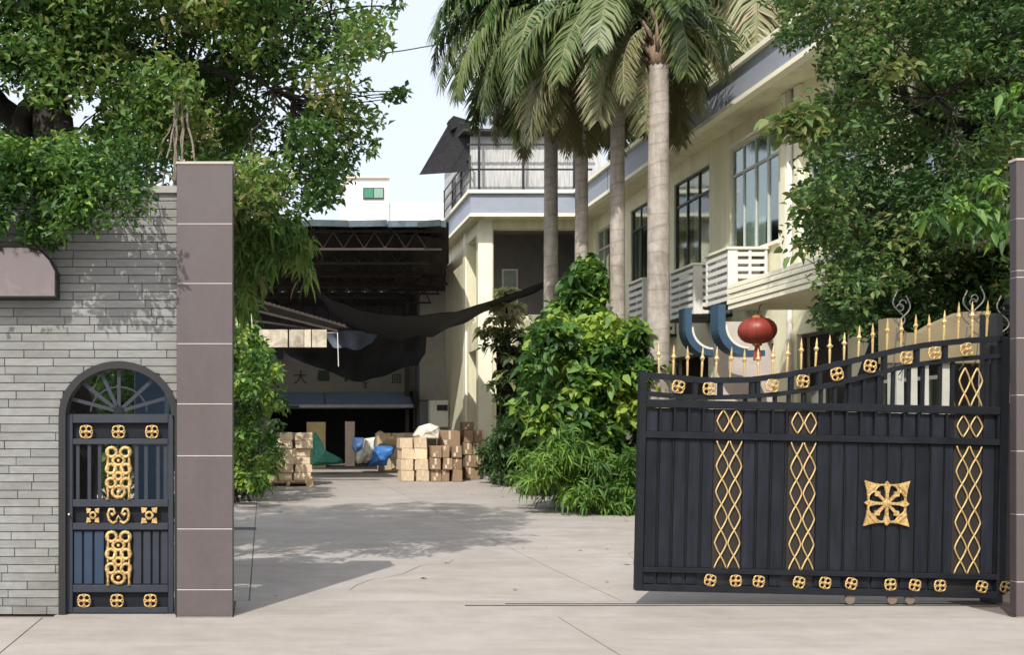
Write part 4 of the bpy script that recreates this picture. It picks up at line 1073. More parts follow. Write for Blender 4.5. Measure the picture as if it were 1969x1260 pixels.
pile(772, 824, 0, 0, 842, 29.8, .9, 2, 4, m_card, 'pale pile on the right', 'tan cartons in the right hand stack', gz(29.8))
pile(829, 888, 0, 0, 858, 29.6, .9, 3, 3, m_card2, 'dark pile beside the pale one', 'brown cartons in the right hand stack', gz(29.6))
pile(846, 886, 0, 0, 828, 30.6, .7, 1, 3, m_card2, 'column behind the dark pile', 'brown cartons in the right hand stack', gz(30.6))
pile(892, 926, 0, 0, 828, 30.7, .75, 2, 4, m_card2, 'dark stack by the wing', 'brown cartons against the wing', gz(30.7))
carton(X_(888, 31), X_(908, 31), 30.8, 31.3, Z_(828, 30.7) + .003, Z_(812, 31), m_card2, 'small brown carton on top of the stack against the wing', 'brown cartons against the wing')
# second row, farther back
pile(728, 800, 0, 0, 833, 35.5, .9, 3, 3, m_card, 'row behind the blue tarp', 'tan cartons in the farther row', gz(35.5))
def lump(name, pts, mat, label, cat, seed=1, sub=2):      # crumpled sheet or sack: pts = (px, py) outline, Y, depth
    outline, Y, dep = pts; rnd = random.Random(seed)
    cx_ = sum(p[0] for p in outline) / len(outline); cy_ = sum(p[1] for p in outline) / len(outline)
    b_ = MB(); n = len(outline); layers = [(1., 0), (1.0, .35), (.72, .62), (.35, .1)]
    rings = []
    for k, (s, d) in enumerate([(1., dep), (1.0, dep * .4), (.8, dep * .12), (.4, 0.)]):
        rings.append([P(cx_ + (x - cx_) * s + rnd.uniform(-1.2, 1.2) * (k > 0), cy_ + (y - cy_) * s + rnd.uniform(-1.2, 1.2) * (k > 0), Y) + Vector((0, d + rnd.uniform(-.04, .04), 0)) for x, y in outline])
    V = [v for r in rings for v in r] + [P(cx_, cy_, Y) - Vector((0, .03, 0))]
    fs = [(i * n + k, i * n + (k + 1) % n, (i + 1) * n + (k + 1) % n, (i + 1) * n + k) for i in range(3) for k in range(n)]
    fs += [(3 * n + k, 3 * n + (k + 1) % n, 4 * n) for k in range(n)] + [tuple(range(n))]
    b_.add(V, fs); o = b_.build(name, mat)
    return tag(o, label, cat)
m_teal = M('teal_tarp', (.05, .25, .19), .55, var=.25, scale=6, bump=.3, bscale=12)
m_btarp = M('blue_tarp', (.04, .16, .46), .5, var=.2, scale=6, bump=.3, bscale=12)
m_sack = M('white_sack', (.66, .63, .55), .8, var=.12, scale=6, bump=.4, bscale=15)
lump('green_tarp', ([(601, 836), (608, 830), (618, 846), (624, 868), (640, 878), (662, 886), (655, 894), (600, 896)], 33.5, .7), m_teal, 'crumpled green tarp slumped beside the left carton pile', 'tarp', 1)
lump('blue_tarp', ([(724, 858), (762, 858), (758, 872), (748, 886), (744, 896), (712, 895), (718, 876)], 34.2, .6), m_btarp, 'bright blue tarp bundle lying before the shed opening', 'tarp', 2)
lump('blue_roll', ([(680, 842), (702, 842), (704, 862), (696, 876), (684, 872), (679, 860)], 35, .5), M('blue_roll', (.06, .13, .27), .6), 'dull blue sheet roll left of the white sack', 'roll', 3)
lump('white_sack', ([(703, 844), (722, 842), (724, 862), (716, 888), (704, 892), (692, 888), (700, 868)], 34.6, .5), m_sack, 'white sack standing between the blue roll and the blue tarp', 'sack', 4)
lump('white_sack', ([(686, 872), (698, 864), (704, 876), (696, 892), (688, 894), (684, 884)], 34.3, .4), m_sack, 'small slumped white sack at the foot of the blue roll', 'sack', 9)
lump('white_sack', ([(800, 838), (812, 820), (828, 815), (846, 820), (850, 832), (848, 844), (806, 844)], 30.0, .7), m_sack, 'pale sack lying on top of the pale cartons', 'sack', 5)
lump('tan_bundle', ([(726, 832), (734, 828), (738, 840), (760, 838), (768, 848), (764, 858), (726, 858)], 35.2, .4), M('tan_wrap', (.6, .46, .28), .8), 'tan wrapped bundle above the blue tarp', 'bundle', 6)
b_ = MB(); b_.box(X_(590, 39), X_(626, 39), 39, 39.2, gz(39), Z_(812, 39)); tag(b_.build('yellow_board', M('yellow_board', (.55, .45, .22), .8, var=.2, scale=2)), 'yellowish board leaning behind the green tarp', 'board')
df = thing('door_frame', 'pale pinkish door frame standing open before the dark shed opening', 'door frame', (X_(655, 39), 39, gz(39)))
b_ = MB(); b_.box(X_(664, 39), X_(682, 39), 39, 39.15, gz(39) + .06, Z_(811, 39)); b_.build('jamb', M('jamb_pink', (.66, .54, .46), .7), df)
b_ = MB(); b_.box(X_(634, 39), X_(664, 39) - .004, 39, 39.15, gz(39) + .1, gz(39) + .18); b_.build('threshold', M('jamb_pink', (.66, .54, .46), .7), df)
wb = thing('wall_box', 'white metal cabinet with a dark slot fixed on the wing wall', 'cabinet', (X_(845, 36), 36, 2))
b_ = MB(); b_.box(X_(826, 36.6), WX - .05, 36.6, 37.1, Z_(822, 36.6), Z_(770, 36.6)); b_.build('case', m_white, wb, bevel=.02)
b_ = MB(); b_.box(X_(840, 36.6), WX - .1, 36.55, 36.6, Z_(790, 36.6), Z_(779, 36.6)); b_.build('slot', m_black, wb)
b_ = MB(); b_.box(X_(808, 36.9), X_(824, 36.9), 36.9, 37.2, gz(37), Z_(772, 36.9)); tag(b_.build('grey_locker', M('locker_grey', (.14, .15, .17), .6)), 'dark grey locker next to the white wall cabinet', 'locker')

# ------------------------------------------------------------------ vegetation
def scatter(poly, n, y0, y1, seed, r=(.25, .45), tint=(.15, .75), keep=None):
    rnd = random.Random(seed); xs_ = [p[0] for p in poly]; ys_ = [p[1] for p in poly]; out = []
    from mathutils import noise
    while len(out) < n:
        x = rnd.uniform(min(xs_), max(xs_)); y = rnd.uniform(min(ys_), max(ys_))
        if not pip(x, y, poly): continue
        Y = rnd.uniform(y0, y1); p = P(x, y, Y)
        if keep and rnd.random() > keep(x, y): continue
        nz = noise.noise(p * 1.1) * .9 + .5
        if noise.noise(p * .9 + Vector((7, 3, 1))) < -.28: continue
        out.append((p, rnd.uniform(*r), tint[0] + (tint[1] - tint[0]) * min(1, max(0, nz + rnd.uniform(-.2, .2)))))
    return out
def twigs(mb, roots, clusters, every, r=.012, seed=0):
    rnd = random.Random(seed)
    for i, (c, rr, t) in enumerate(clusters):
        if i % every: continue
        q = min(roots, key=lambda p: (p - c).length)
        limb(mb, q, c, r, r * .35, .10, 5, rnd.random())

# big tree on the left, behind the wall
lt_ = thing('banyan_tree', 'big leafy tree behind the grey wall, reaching over the drive', 'tree', (-2.1, 11.4, 0))
tk = MB(); pts = []
pts += limb(tk, (-2.1, 11.4, -.1), P(95, 200, 11.4), .34, .24, .05, 7, 1)
for a, b, r0, r1, s in ((P(95, 200, 11.4), P(190, -40, 11), .2, .12, 2), (P(60, 260, 11.6), P(-120, 60, 11), .16, .1, 3), (P(190, -40, 11), P(330, -300, 11), .12, .06, 4),
                        (P(150, 60, 11), P(450, 150, 10.5), .06, .03, 5), (P(330, 160, 10.6), P(480, 70, 10.8), .035, .03, 6), (P(480, 70, 10.8), P(700, -60, 11), .035, .015, 7),
                        (P(430, 105, 10.7), P(520, 170, 10.4), .03, .015, 8), (P(30, 5, 10), P(185, 140, 10), .03, .02, 9), (P(120, 230, 11.2), P(165, 380, 10.6), .12, .07, 10),
                        (P(20, 300, 11.5), P(70, 180, 11.2), .15, .1, 11), (P(190, -40, 11), P(560, -260, 12), .1, .04, 12), (P(-120, 60, 11), P(-300, -300, 11), .1, .05, 13)):
    pts += limb(tk, a, b, r0, r1, .07, 8, s)
Lp = [(-260, -560), (300, -640), (620, -420), (690, -150), (735, -20), (715, 60), (700, 110), (735, 170), (705, 215), (690, 290), (640, 330), (650, 365), (590, 395), (540, 410), (470, 400), (452, 335), (345, 335), (300, 300), (100, 330), (-260, 340)]
def kL(x, y):
    k = 1.
    if x > 600: k *= .28
    elif x > 520: k *= .5
    if y < -60: k *= .5
    if x < 200 and 150 < y < 270: k *= .6
    return k
cl = scatter(Lp, 830, 9.6, 13.0, 4, (.22, .40), (.12, .85), kL)
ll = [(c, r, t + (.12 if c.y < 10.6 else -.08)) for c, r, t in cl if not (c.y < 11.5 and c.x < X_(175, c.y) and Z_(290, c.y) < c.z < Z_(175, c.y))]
twigs(tk, pts, ll, 3, .014, 3)
tk.build('trunk', m_bark, lt_, smooth=True)
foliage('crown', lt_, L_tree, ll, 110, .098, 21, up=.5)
# outlying sprays against the sky
sp = [(P(x, y, 10.3), r, .35) for x, y, r in ((775, 180, .10), (735, 10, .12), (722, 95, .12), (700, 235, .13), (712, 292, .08), (655, 330, .14), (680, 20, .16), (660, 80, .16), (640, 150, .18), (750, 190, .07), (690, 160, .15), (620, 240, .2), (610, 380, .13), (640, 200, .15))]
sp += [(P(x, y, 9.35), .13, .5) for x, y in ((335, 165), (352, 172), (368, 180), (345, 185), (325, 200), (378, 165), (360, 160))]
sp += [(c + Vector((random.uniform(-.2, .2), 0, random.uniform(-.2, .2))), r * .8, .3) for c, r, t in sp if c.y > 9.5]
foliage('sprays', lt_, L_tree, sp, 26, .085, 22, up=.3)
b_ = MB()
for c, r, t in [q for q in sp if q[0].y > 9.5]: limb(b_, P(560, 200, 10.6) if c.z < 5.4 else P(560, 40, 10.6), c, .012, .004, .06, 5, c.x)
b_.build('twigs', m_bark, lt_)
# foliage tumbling over the wall in front
cr_ = thing('wall_creeper', 'bright green foliage tumbling over the top of the grey wall', 'plant', (-1.9, 8.9, 3.7))
Cp = [(-260, 300), (60, 270), (180, 300), (320, 290), (330, 340), (285, 372), (270, 410), (215, 455), (150, 462), (100, 455), (60, 465), (-260, 470)]
cc = scatter(Cp, 380, 8.2, 9.6, 6, (.12, .24), (.0, .68))
cc = [c for c in cc if not (c[0].y > 8.6 and c[0].z < 3.95) and not (c[0].y < 9.0 and c[0].x > -1.07)]
foliage('leaves', cr_, L_shrub, cc, 75, .075, 31, up=.45)
b_ = MB()
for i, (c, r, t) in enumerate(cc):
    if i % 6 == 0: limb(b_, Vector((c.x + .2, 9.1, 3.95)), c, .01, .004, .15, 5, i)
b_.build('stems', m_root, cr_)
# aerial roots by the pillar
ar = thing('aerial_roots', 'pale hanging aerial roots behind the top of the left pillar', 'roots', (X_(345, 9.4), 9.4, 3.6))
for k, (xt, xb, yt, yb, r) in enumerate(((330, 338, 120, 365, .028), (352, 350, 110, 330, .022), (362, 375, 150, 315, .02), (338, 310, 250, 370, .015), (345, 330, 160, 400, .012), (322, 340, 100, 320, .018), (335, 272, 300, 385, .01), (356, 352, 90, 300, .014))):
    b_ = MB(); limb(b_, P(347 + (xt - 347) * .5, 150 + .2 * yt, 9.5), P(xb, yb, 9.35 if xb > 330 else 9.15), r * .7, r * .5, .018, 9, k + 40); b_.build('root', m_root, ar, smooth=True)
# white string lights / bits near the pillar
# broad leaved plant behind the pillar (tall, drooping)
bp = thing('drooping_plant', 'tall drooping leafy plant just right of the left pillar', 'plant', (X_(430, 12.5), 12.5, 0))
b_ = MB(); sk = limb(b_, (X_(400, 12.5), 12.5, 0), P(455, 420, 12.5), .06, .03, .03, 7, 3); limb(b_, P(455, 420, 12.5), P(560, 480, 12.6), .02, .008, .08, 6, 4); limb(b_, P(450, 430, 12.5), P(478, 560, 12.4), .02, .01, .05, 6, 5)
b_.build('stem', m_root, bp)
Bp = [(440, 330), (520, 350), (600, 470), (598, 545), (560, 545), (540, 480), (500, 520), (490, 590), (455, 600), (440, 500)]
foliage('leaves', bp, L_tree, scatter(Bp, 60, 12, 13, 9, (.14, .26), (.4, 1.0)), 42, .17, 33, up=.35, big=True, droop=.8, aspect=.28)

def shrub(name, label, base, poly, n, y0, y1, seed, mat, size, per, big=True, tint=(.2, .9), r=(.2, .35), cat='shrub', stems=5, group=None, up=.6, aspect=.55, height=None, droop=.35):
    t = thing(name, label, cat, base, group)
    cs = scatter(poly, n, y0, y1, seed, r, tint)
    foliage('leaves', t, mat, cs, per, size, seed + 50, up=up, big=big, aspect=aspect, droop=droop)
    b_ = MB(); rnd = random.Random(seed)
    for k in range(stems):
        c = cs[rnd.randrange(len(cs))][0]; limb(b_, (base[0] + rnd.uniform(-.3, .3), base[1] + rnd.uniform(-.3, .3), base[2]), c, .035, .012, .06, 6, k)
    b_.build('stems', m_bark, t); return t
# hedge climbing on the left
shrub('climbing_shrub', 'light green leafy shrub just behind the left pillar', (X_(470, 22), 22, gz(22)), [(380, 640), (455, 615), (490, 640), (520, 700), (545, 740), (530, 830), (528, 900), (500, 935), (440, 950), (360, 930)], 120, 20.5, 24.5, 12, L_shrub, .17, 60, tint=(.25, .95))
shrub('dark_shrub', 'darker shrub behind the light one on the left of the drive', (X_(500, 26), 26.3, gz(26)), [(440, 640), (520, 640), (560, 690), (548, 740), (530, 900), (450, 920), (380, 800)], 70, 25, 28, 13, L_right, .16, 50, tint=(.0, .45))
# planting strip on the right
shrub('leafy_bush', 'tall bright green bush rising between the palm trunks', (X_(1115, 21.8), 21.8, gz(22)), [(1092, 520), (1125, 500), (1160, 520), (1165, 600), (1180, 640), (1060, 640), (1070, 600), (1088, 570)], 44, 21.3, 22.2, 14, L_shrub, .23, 46, tint=(.2, .8))
shrub('leafy_bush', 'wide sunny yellow green bush at the foot of the palms', (X_(1160, 21.3), 21.3, gz(21)), [(1045, 625), (1110, 612), (1170, 612), (1240, 630), (1260, 680), (1270, 780), (1225, 860), (1100, 870), (1010, 800), (1030, 700)], 200, 19.4, 21.0, 15, L_shrub, .23, 50, tint=(.25, 1.0), r=(.22, .4))
shrub('leafy_bush', 'mid green bush between the tiered tree and the sunny bush', (X_(1060, 24.5), 24.8, gz(24)), [(1020, 640), (1090, 600), (1110, 700), (1100, 880), (1010, 920), (975, 820), (1010, 720)], 80, 22.3, 25, 16, L_shrub, .22, 40, tint=(.1, .6))
shrub('fern_bush', 'low feathery green ferns at the drive edge beside the gate', (X_(1130, 20), 20.2, gz(20)), [(1005, 870), (1080, 830), (1200, 830), (1290, 850), (1290, 990), (1220, 985), (1150, 972), (1060, 945), (990, 928)], 210, 18.7, 20.9, 17, L_grass, .20, 60, tint=(.3, .95), r=(.16, .28), cat='ferns', stems=9, aspect=.2, up=.4, droop=.5)
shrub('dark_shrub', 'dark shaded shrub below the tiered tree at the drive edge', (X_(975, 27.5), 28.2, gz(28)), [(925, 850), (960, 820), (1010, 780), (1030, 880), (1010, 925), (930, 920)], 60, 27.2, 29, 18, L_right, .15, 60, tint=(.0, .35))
tt = thing('tiered_tree', 'small tiered tree with pale variegated leaves before the cream wing', 'tree', (X_(985, 27.6), 27.8, gz(27)))
b_ = MB(); limb(b_, (X_(985, 27.8), 27.8, gz(27) - .1), P(975, 560, 27.6), .07, .03, .02, 8, 5)
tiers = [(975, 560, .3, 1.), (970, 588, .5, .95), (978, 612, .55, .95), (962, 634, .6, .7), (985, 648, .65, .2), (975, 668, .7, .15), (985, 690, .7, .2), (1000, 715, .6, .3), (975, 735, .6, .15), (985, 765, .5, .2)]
cs = []; rnd = random.Random(9)
for x, y, r, t in tiers:
    c = P(x, y, 27.7); limb(b_, Vector((X_(978, 27.7), 27.7, c.z - .2)), c + Vector((r * .8, 0, .02)), .02, .006, .05, 5, x); limb(b_, Vector((X_(978, 27.7), 27.7, c.z - .2)), c + Vector((-r * .8, 0, .02)), .02, .006, .05, 5, x + 1)
    for k in range(int(9 + r * 14)):
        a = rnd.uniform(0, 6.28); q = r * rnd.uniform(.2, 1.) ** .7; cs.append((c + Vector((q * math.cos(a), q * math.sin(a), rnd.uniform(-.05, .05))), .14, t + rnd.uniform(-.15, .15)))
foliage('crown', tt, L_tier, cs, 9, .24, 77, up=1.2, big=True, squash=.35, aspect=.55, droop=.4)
b_.build('trunk', m_bark, tt)
# planting bed kerb and soil
b_ = MB()
edge = [(7.45, 18.6), (7.55, 20.6), (7.25, 23), (7.0, 26.5), (6.9, 31)]
mb2 = MB()
for (xa, ya), (xb, yb) in zip(edge, edge[1:]):
    b_.hull([(xa, ya, gz(ya) - .02), (xa + .12, ya, gz(ya) - .02), (xb + .12, yb, gz(yb) - .02), (xb, yb, gz(yb) - .02)], [(xa, ya, gz(ya) + .09), (xa + .12, ya, gz(ya) + .09), (xb + .12, yb, gz(yb) + .09), (xb, yb, gz(yb) + .09)])
tag(b_.build('kerb', M('kerb_concrete', (.34, .32, .29), .9, var=.2)), kind='structure')

# big tree on the right behind the gate
rt = thing('ficus_tree', 'dense dark green tree over the right end of the gate', 'tree', (X_(1900, 13.5), 13.5, 0))
tk = MB(); pts = limb(tk, (X_(1900, 13.6), 13.6, -.1), P(1880, 250, 13.2), .3, .2, .04, 7, 1)
for a, b, r0, r1, s in ((P(1880, 250, 13.2), P(1960, 60, 12.8), .12, .08, 2), (P(1880, 250, 13.2), P(1650, 150, 13), .08, .03, 3), (P(1885, 330, 13.2), P(1640, 420, 13), .07, .02, 4),
                        (P(1960, 100, 12), P(1830, -60, 12), .05, .03, 5), (P(1800, 185, 12), P(1960, 130, 12.2), .03, .04, 6), (P(1880, 250, 13.2), P(2100, -200, 14), .12, .05, 7), (P(1880, 250, 13.2), P(1750, -300, 14), .1, .04, 8)):
    pts += limb(tk, a, b, r0, r1, .06, 7, s)
Rp = [(1500, -30), (1560, -420), (2000, -560), (2300, -300), (2300, 520), (1990, 560), (1945, 610), (1900, 500), (1800, 470), (1700, 560), (1690, 640), (1620, 650), (1590, 590), (1600, 480), (1560, 450), (1530, 400), (1560, 330), (1600, 290), (1560, 230), (1590, 180), (1600, 110), (1570, 60), (1520, 70)]
def kR(x, y): return .55 if y < -40 or x > 2020 else 1.
cl = scatter(Rp, 620, 11.2, 15.2, 24, (.24, .42), (.1, .85), kR)
cl = [c for c in cl if not (c[0].x > 8.5 and c[0].y > 14.6)]
twigs(tk, pts, cl, 3, .014, 5)
tk.build('trunk', m_bark, rt, smooth=True)
foliage('crown', rt, L_right, cl, 120, .10, 41, up=.5)
# brownish sprig patch, olive lobes at the left fringe and bright near leaves at the right
ex = [(P(x, y, 11.6), .2, .93) for x, y in ((1700, 150), (1730, 130), (1680, 175), (1740, 165), (1710, 200))][:3]
ex += [(P(x, y, 11.8), .18, .82) for x, y in ((1500, 235), (1525, 225), (1555, 240), (1580, 250), (1540, 255), (1610, 245), (1640, 240), (1560, 215), (1585, 275), (1510, 255))]
ex += [(P(x, y, 12.0), .18, .75) for x, y in ((1545, 375), (1570, 400), (1590, 370), (1550, 405), (1600, 430), (1535, 480), (1620, 400), (1600, 455), (1590, 510))]
foliage('fringe', rt, L_right, ex, 45, .15, 43, up=.5, big=True, aspect=.5)
nb_ = thing('near_branch', 'bright broad leaved branch hanging beside the top of the right pillar', 'branch', (X_(1990, 10.5), 10.5, 0))
ex = [(P(x, y, 10.6 + .3 * (i % 2)), .15, .38 + .1 * (i % 3)) for i, (x, y) in enumerate(((1790, 410), (1815, 425), (1840, 400), (1860, 380), (1885, 400), (1905, 430), (1925, 400), (1900, 370), (1870, 430), (1850, 445), (1930, 450), (1940, 190), (1960, 210), (1955, 170), (1915, 350), (1890, 350), (1810, 395), (1935, 430)))]
foliage('leaves', nb_, L_shrub, ex, 22, .13, 47, up=.3, big=True, aspect=.5, droop=.7)
b_ = MB(); limb(b_, (X_(2020, 10.7), 10.7, 0), P(2010, 330, 10.7), .05, .03, .02, 6, 1); limb(b_, P(2010, 330, 10.7), P(1800, 410, 10.7), .02, .006, .05, 6, 2); limb(b_, P(2010, 300, 10.7), P(1950, 190, 10.7), .02, .006, .05, 6, 3); b_.build('stem', m_bark, nb_)
# deep shade behind: a second tree closing the hollow under the crown
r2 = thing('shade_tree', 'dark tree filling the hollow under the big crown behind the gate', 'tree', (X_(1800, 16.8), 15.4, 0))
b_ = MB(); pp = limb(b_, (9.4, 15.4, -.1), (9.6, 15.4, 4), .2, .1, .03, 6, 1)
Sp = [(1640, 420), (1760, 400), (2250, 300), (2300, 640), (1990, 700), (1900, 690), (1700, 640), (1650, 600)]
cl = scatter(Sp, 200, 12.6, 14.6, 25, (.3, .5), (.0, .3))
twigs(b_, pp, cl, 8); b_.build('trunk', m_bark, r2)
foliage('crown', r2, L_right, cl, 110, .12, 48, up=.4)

# ------------------------------------------------------------------ palms
def frond_mesh(seed, L, a0, a1, pw=1., n=34, leaf=.62, plume=1.0, tint=(.3, .8)):
    rng = np.random.default_rng(seed); m = 40
    ang = a0 + (a1 - a0) * np.linspace(0, 1, m) ** pw; ds = L / m
    x = np.concatenate([[0], np.cumsum(np.sin(ang) * ds)]); z = np.concatenate([[0], np.cumsum(np.cos(ang) * ds)])
    b_ = MB(); pts = [(x[i], 0, z[i]) for i in range(0, m + 1, 4)]
    b_.tube(pts, [.035 * (1 - .85 * i / (len(pts) - 1)) + .004 for i in range(len(pts))], 5)
    rv = np.array([list(v) for v in b_.v]); rf = []
    for f in b_.f:
        for k in range(1, len(f) - 1): rf.append((f[0], f[k], f[k + 1]))
    V = [rv]; Fs = [np.array(rf)]; T = [np.full(len(rf), .78)]; off = len(rv)
    base_t = rng.uniform(*tint)
    for i in range(n):
        t = .14 + .86 * i / (n - 1); k = t * m; j = min(int(k), m - 1); fr = k - j
        p = np.array([x[j] + (x[j + 1] - x[j]) * fr, 0, z[j] + (z[j + 1] - z[j]) * fr]); tg = np.array([math.sin(ang[j]), 0, math.cos(ang[j])])
        nrm = np.array([-tg[2], 0, tg[0]]); ll = leaf * L / 3 * (math.sin(math.pi * (.12 + .83 * t)) ** .6) * rng.uniform(.85, 1.1)
        for s in (-1, 1):
            for e in (0, 1) if rng.random() < .5 * plume else (0,):
                el = rng.uniform(-.5, .35) - .6 * e
                d = tg * rng.uniform(.5, .75) + np.array([0, s, 0]) * .85 * math.cos(el) + nrm * .7 * math.sin(el); d /= np.linalg.norm(d)
                w = np.cross(d, nrm); w /= np.linalg.norm(w) + 1e-6; hw = .024 * L / 3 * rng.uniform(.8, 1.3)
                q1 = p + d * ll * .5 + np.array([0, 0, -.06 * ll]); q2 = p + d * ll * .95 + np.array([0, 0, -.42 * ll])
                V.append(np.array([p - w * hw * .5, p + w * hw * .5, q1 - w * hw, q1 + w * hw, q2]))
                Fs.append(np.array([[0, 1, 3], [0, 3, 2], [2, 3, 4]]) + off); off += 5
                T.append(np.full(3, base_t + rng.normal(0, .12)))
    return np.concatenate(V), np.concatenate(Fs), np.concatenate(T)
def make_frond_data(seed, L, a0, a1, **k):
    v, f, t = frond_mesh(seed, L, a0, a1, **k)
    o = leaf_mesh('frond', v, f, t, L_palm); me = o.data; bpy.data.objects.remove(o); return me
FR = [make_frond_data(1, 2.7, R(15), R(150), tint=(.2, .45), n=56), make_frond_data(2, 3.4, R(15), R(176), pw=.8, tint=(.28, .5), n=78), make_frond_data(3, 3.9, R(20), R(180), pw=.45, tint=(.45, .65), n=86),
      make_frond_data(4, 3.6, R(30), R(182), pw=.32, tint=(.55, .8), n=80), make_frond_data(5, 2.9, R(80), R(180), pw=.4, tint=(.85, 1.0), n=60), make_frond_data(6, 4.1, R(20), R(178), pw=.5, tint=(.35, .6), n=86)]
rnd = random.Random(77)
def palm(label, x, Y, ytop, r, fr, scale=1., base=None, lean=0., extra=()):
    c = P(x, ytop, Y); bx = c.x - lean; t = thing('palm_tree', label, 'palm', (bx, Y, gz(Y)), 'row of palms along the building')
    b_ = MB(); pts = []; rs = []; n = 34; h = c.z - gz(Y) + .12
    for i in range(n + 1):
        q = i / n; pts.append((bx + lean * q * q, Y + .03 * math.sin(3 * q), gz(Y) - .1 + h * q)); rs.append(r * (1.12 - .2 * q) * (1 + rnd.uniform(-.012, .02)) * (1.12 if q < .04 else 1))
    b_.tube(pts, rs, 14); b_.build('trunk', m_palmtrunk, t, smooth=True)
    b_ = MB(); top = Vector((c.x, Y, c.z))                    # fibrous head and leaf bases
    b_.lathe(top - Vector((0, 0, .25)), [(r * .9, 0), (r * 1.05, .2), (r * .95, .5), (r * .3, .8)], 12)
    for q in range(22):
        a = q * 2.4; zz = -.25 + .035 * q; e = rnd.uniform(.16, .3); ca, sa = math.cos(a), math.sin(a)
        b_.tube([top + Vector((r * .85 * ca, r * .85 * sa, zz)), top + Vector(((r + .06) * ca, (r + .06) * sa, zz + .2)), top + Vector(((r + e) * ca, (r + e) * sa, zz + rnd.uniform(.3, .55)))], [.05, .045, .012], 5)
    b_.build('crown_shaft', M('palm_fibre', (.24, .17, .12), .95, var=.4, scale=14, bump=.6, stretch=(1, 1, .3)), t, smooth=True)
    org = ORG[t.name]
    for (k, az, dz, s) in fr:
        o = bpy.data.objects.new('frond', FR[k]); COL.objects.link(o); o.parent = t
        a = R(az); o.location = top + Vector((r * .8 * math.cos(a), r * .8 * math.sin(a), .35 + dz)) - org
        o.rotation_euler = (rnd.uniform(-.15, .15), rnd.uniform(-.12, .12), a); o.scale = (s * scale,) * 3
    return t
def ringf(n, ks, s=1., ph=0, dz=0):
    return [(ks[i % len(ks)], ph + 360 * i / n + rnd.uniform(-12, 12), dz + rnd.uniform(-.1, .1), s * rnd.uniform(.88, 1.1)) for i in range(n)]
palm('farthest palm of the row, its trunk tied to the long black net', 1060, 24.5, 85, .17, ringf(10, (1, 2, 5), .95, 0, .1) + ringf(12, (2, 3), .9, 20, -.1) + ringf(7, (3, 4), .8, 60, -.3) + [(0, 180, .1, 1.25), (1, 165, .2, 1.2), (5, 205, .0, 1.), (1, 190, .2, 1.25), (2, 185, .0, .9), (0, 150, .0, 1.2), (0, 200, -.4, 1.3), (4, 183, .0, 1.)])
palm('second palm of the row, counting from the net', 1119, 22.6, 75, .145, ringf(9, (1, 2, 5), .92, 10) + ringf(10, (2, 3), .88, 30, -.2) + ringf(8, (3, 4), .88, 50, -.5))
palm('third palm, darker trunk, next to the pale nearest palm', 1188, 21.2, 60, .152, ringf(9, (1, 2, 5), .9, 40) + ringf(10, (2, 3), .86, 0, -.2) + ringf(8, (3, 4), .86, 15, -.5))
palm('nearest palm with the thick pale ringed trunk', 1267, 19.6, 105, .205, ringf(7, (0, 1), .5, 10, .5) + ringf(3, (1, 0), .5, 30, .3) + [(3, 200, .1, .55), (3, 335, .1, .5), (3, 5, .0, .48), (2, 345, .1, .46), (3, 165, .0, .55), (2, 185, .2, .55)])
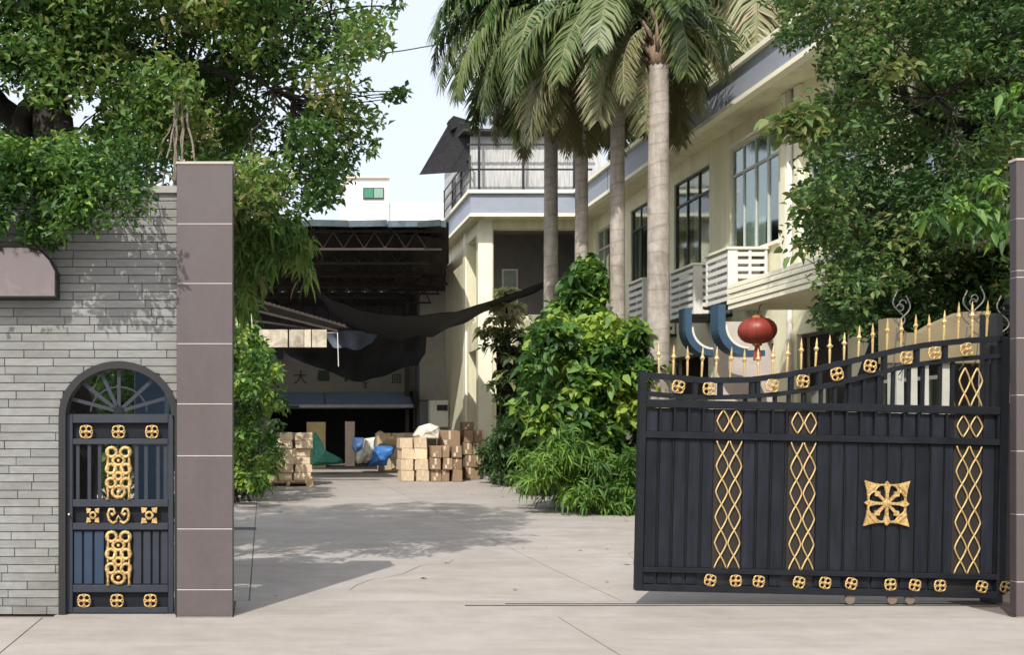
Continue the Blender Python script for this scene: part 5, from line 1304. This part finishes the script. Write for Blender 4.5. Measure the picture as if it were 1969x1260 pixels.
for (x, Y, yt, s, lb) in ((1440, 33, -90, 1.5, 'tall palm with dead hanging fronds behind the building roof'),):
    c = P(x, yt, Y); t = thing('palm_tree', lb, 'palm', (16.2, Y, gz(Y)), 'row of palms along the building')
    b_ = MB(); b_.tube([(16.2, Y, gz(Y) + (c.z - gz(Y)) * k / 9) for k in range(10)], .2, 10); b_.build('trunk', m_palmtrunk, t)
    for (k, az, dz, ss) in ringf(12, (3, 4), s, 0, -.5) + ringf(12, (4, 3), s, 15, -1.6) + ringf(8, (2, 1), s, 0, .2) + ringf(10, (4,), s, 5, .3):
        o = bpy.data.objects.new('frond', FR[k]); COL.objects.link(o); o.parent = t; o.location = Vector((16.2, Y, c.z + dz)) - ORG[t.name]; o.rotation_euler = (0, 0, R(az)); o.scale = (ss,) * 3
bt = thing('backdrop_tree', 'dark tree rising behind the roof of the cream building', 'tree', (17.5, 37, gz(37)))
b_ = MB(); pp = limb(b_, (17.8, 38, 0), (17.8, 38, 11), .3, .15, .03, 6, 2)
cl = scatter([(1180, 270), (1240, 60), (1350, 40), (1480, 20), (1560, 60), (1500, 160), (1360, 240), (1250, 330)], 110, 36, 40, 61, (.5, .9), (0, .35)); twigs(b_, pp, cl, 7, .03); b_.build('trunk', m_bark, bt)
foliage('crown', bt, L_right, cl, 90, .24, 62, up=.4)

# dark hedge added as shade behind the door, and scrub closing the far sides
shrub('shade_hedge', 'added dark hedge standing in for shade behind the iron door bars', (X_(200, 14), 15, gz(15)), [(-300, 600), (330, 620), (335, 1000), (-300, 1000)], 120, 14, 16.5, 71, L_right, .16, 60, tint=(0, .5), r=(.3, .5), cat='hedge')
shrub('far_left_trees', 'dense trees closing the yard beyond the left shrubs', (-6, 30, gz(30)), [(-900, 560), (380, 590), (400, 860), (-900, 860)], 100, 24, 31, 72, L_right, .34, 60, tint=(0, .5), r=(.8, 1.4), cat='trees')
rng = np.random.default_rng(5); pts_ = []
for k in range(130):
    if k < 110: y = rng.uniform(17.5, 27); x = 7.0 - abs(rng.normal(0, .7)) + .3 * (y < 22)
    elif k < 130: y = rng.uniform(9.6, 20); x = rng.uniform(-.2, 5)
    else: y = rng.uniform(8.2, 8.68); x = rng.uniform(-2.4, -.4)
    pts_.append((x, y, gz(y) + .008))
v_, f_, t_ = leaf_arrays(rng, np.array(pts_), rng.uniform(.04, .10, len(pts_)), rng.uniform(.7, 1., len(pts_)), up=6, droop=.1)
v_[:, 2] = np.maximum(v_[:, 2], np.array([gz(y) + .004 for y in v_[:, 1]]))
tag(leaf_mesh('fallen_leaves', v_, f_, t_, L_palm), kind='stuff')
print('meshes', len(bpy.data.objects))
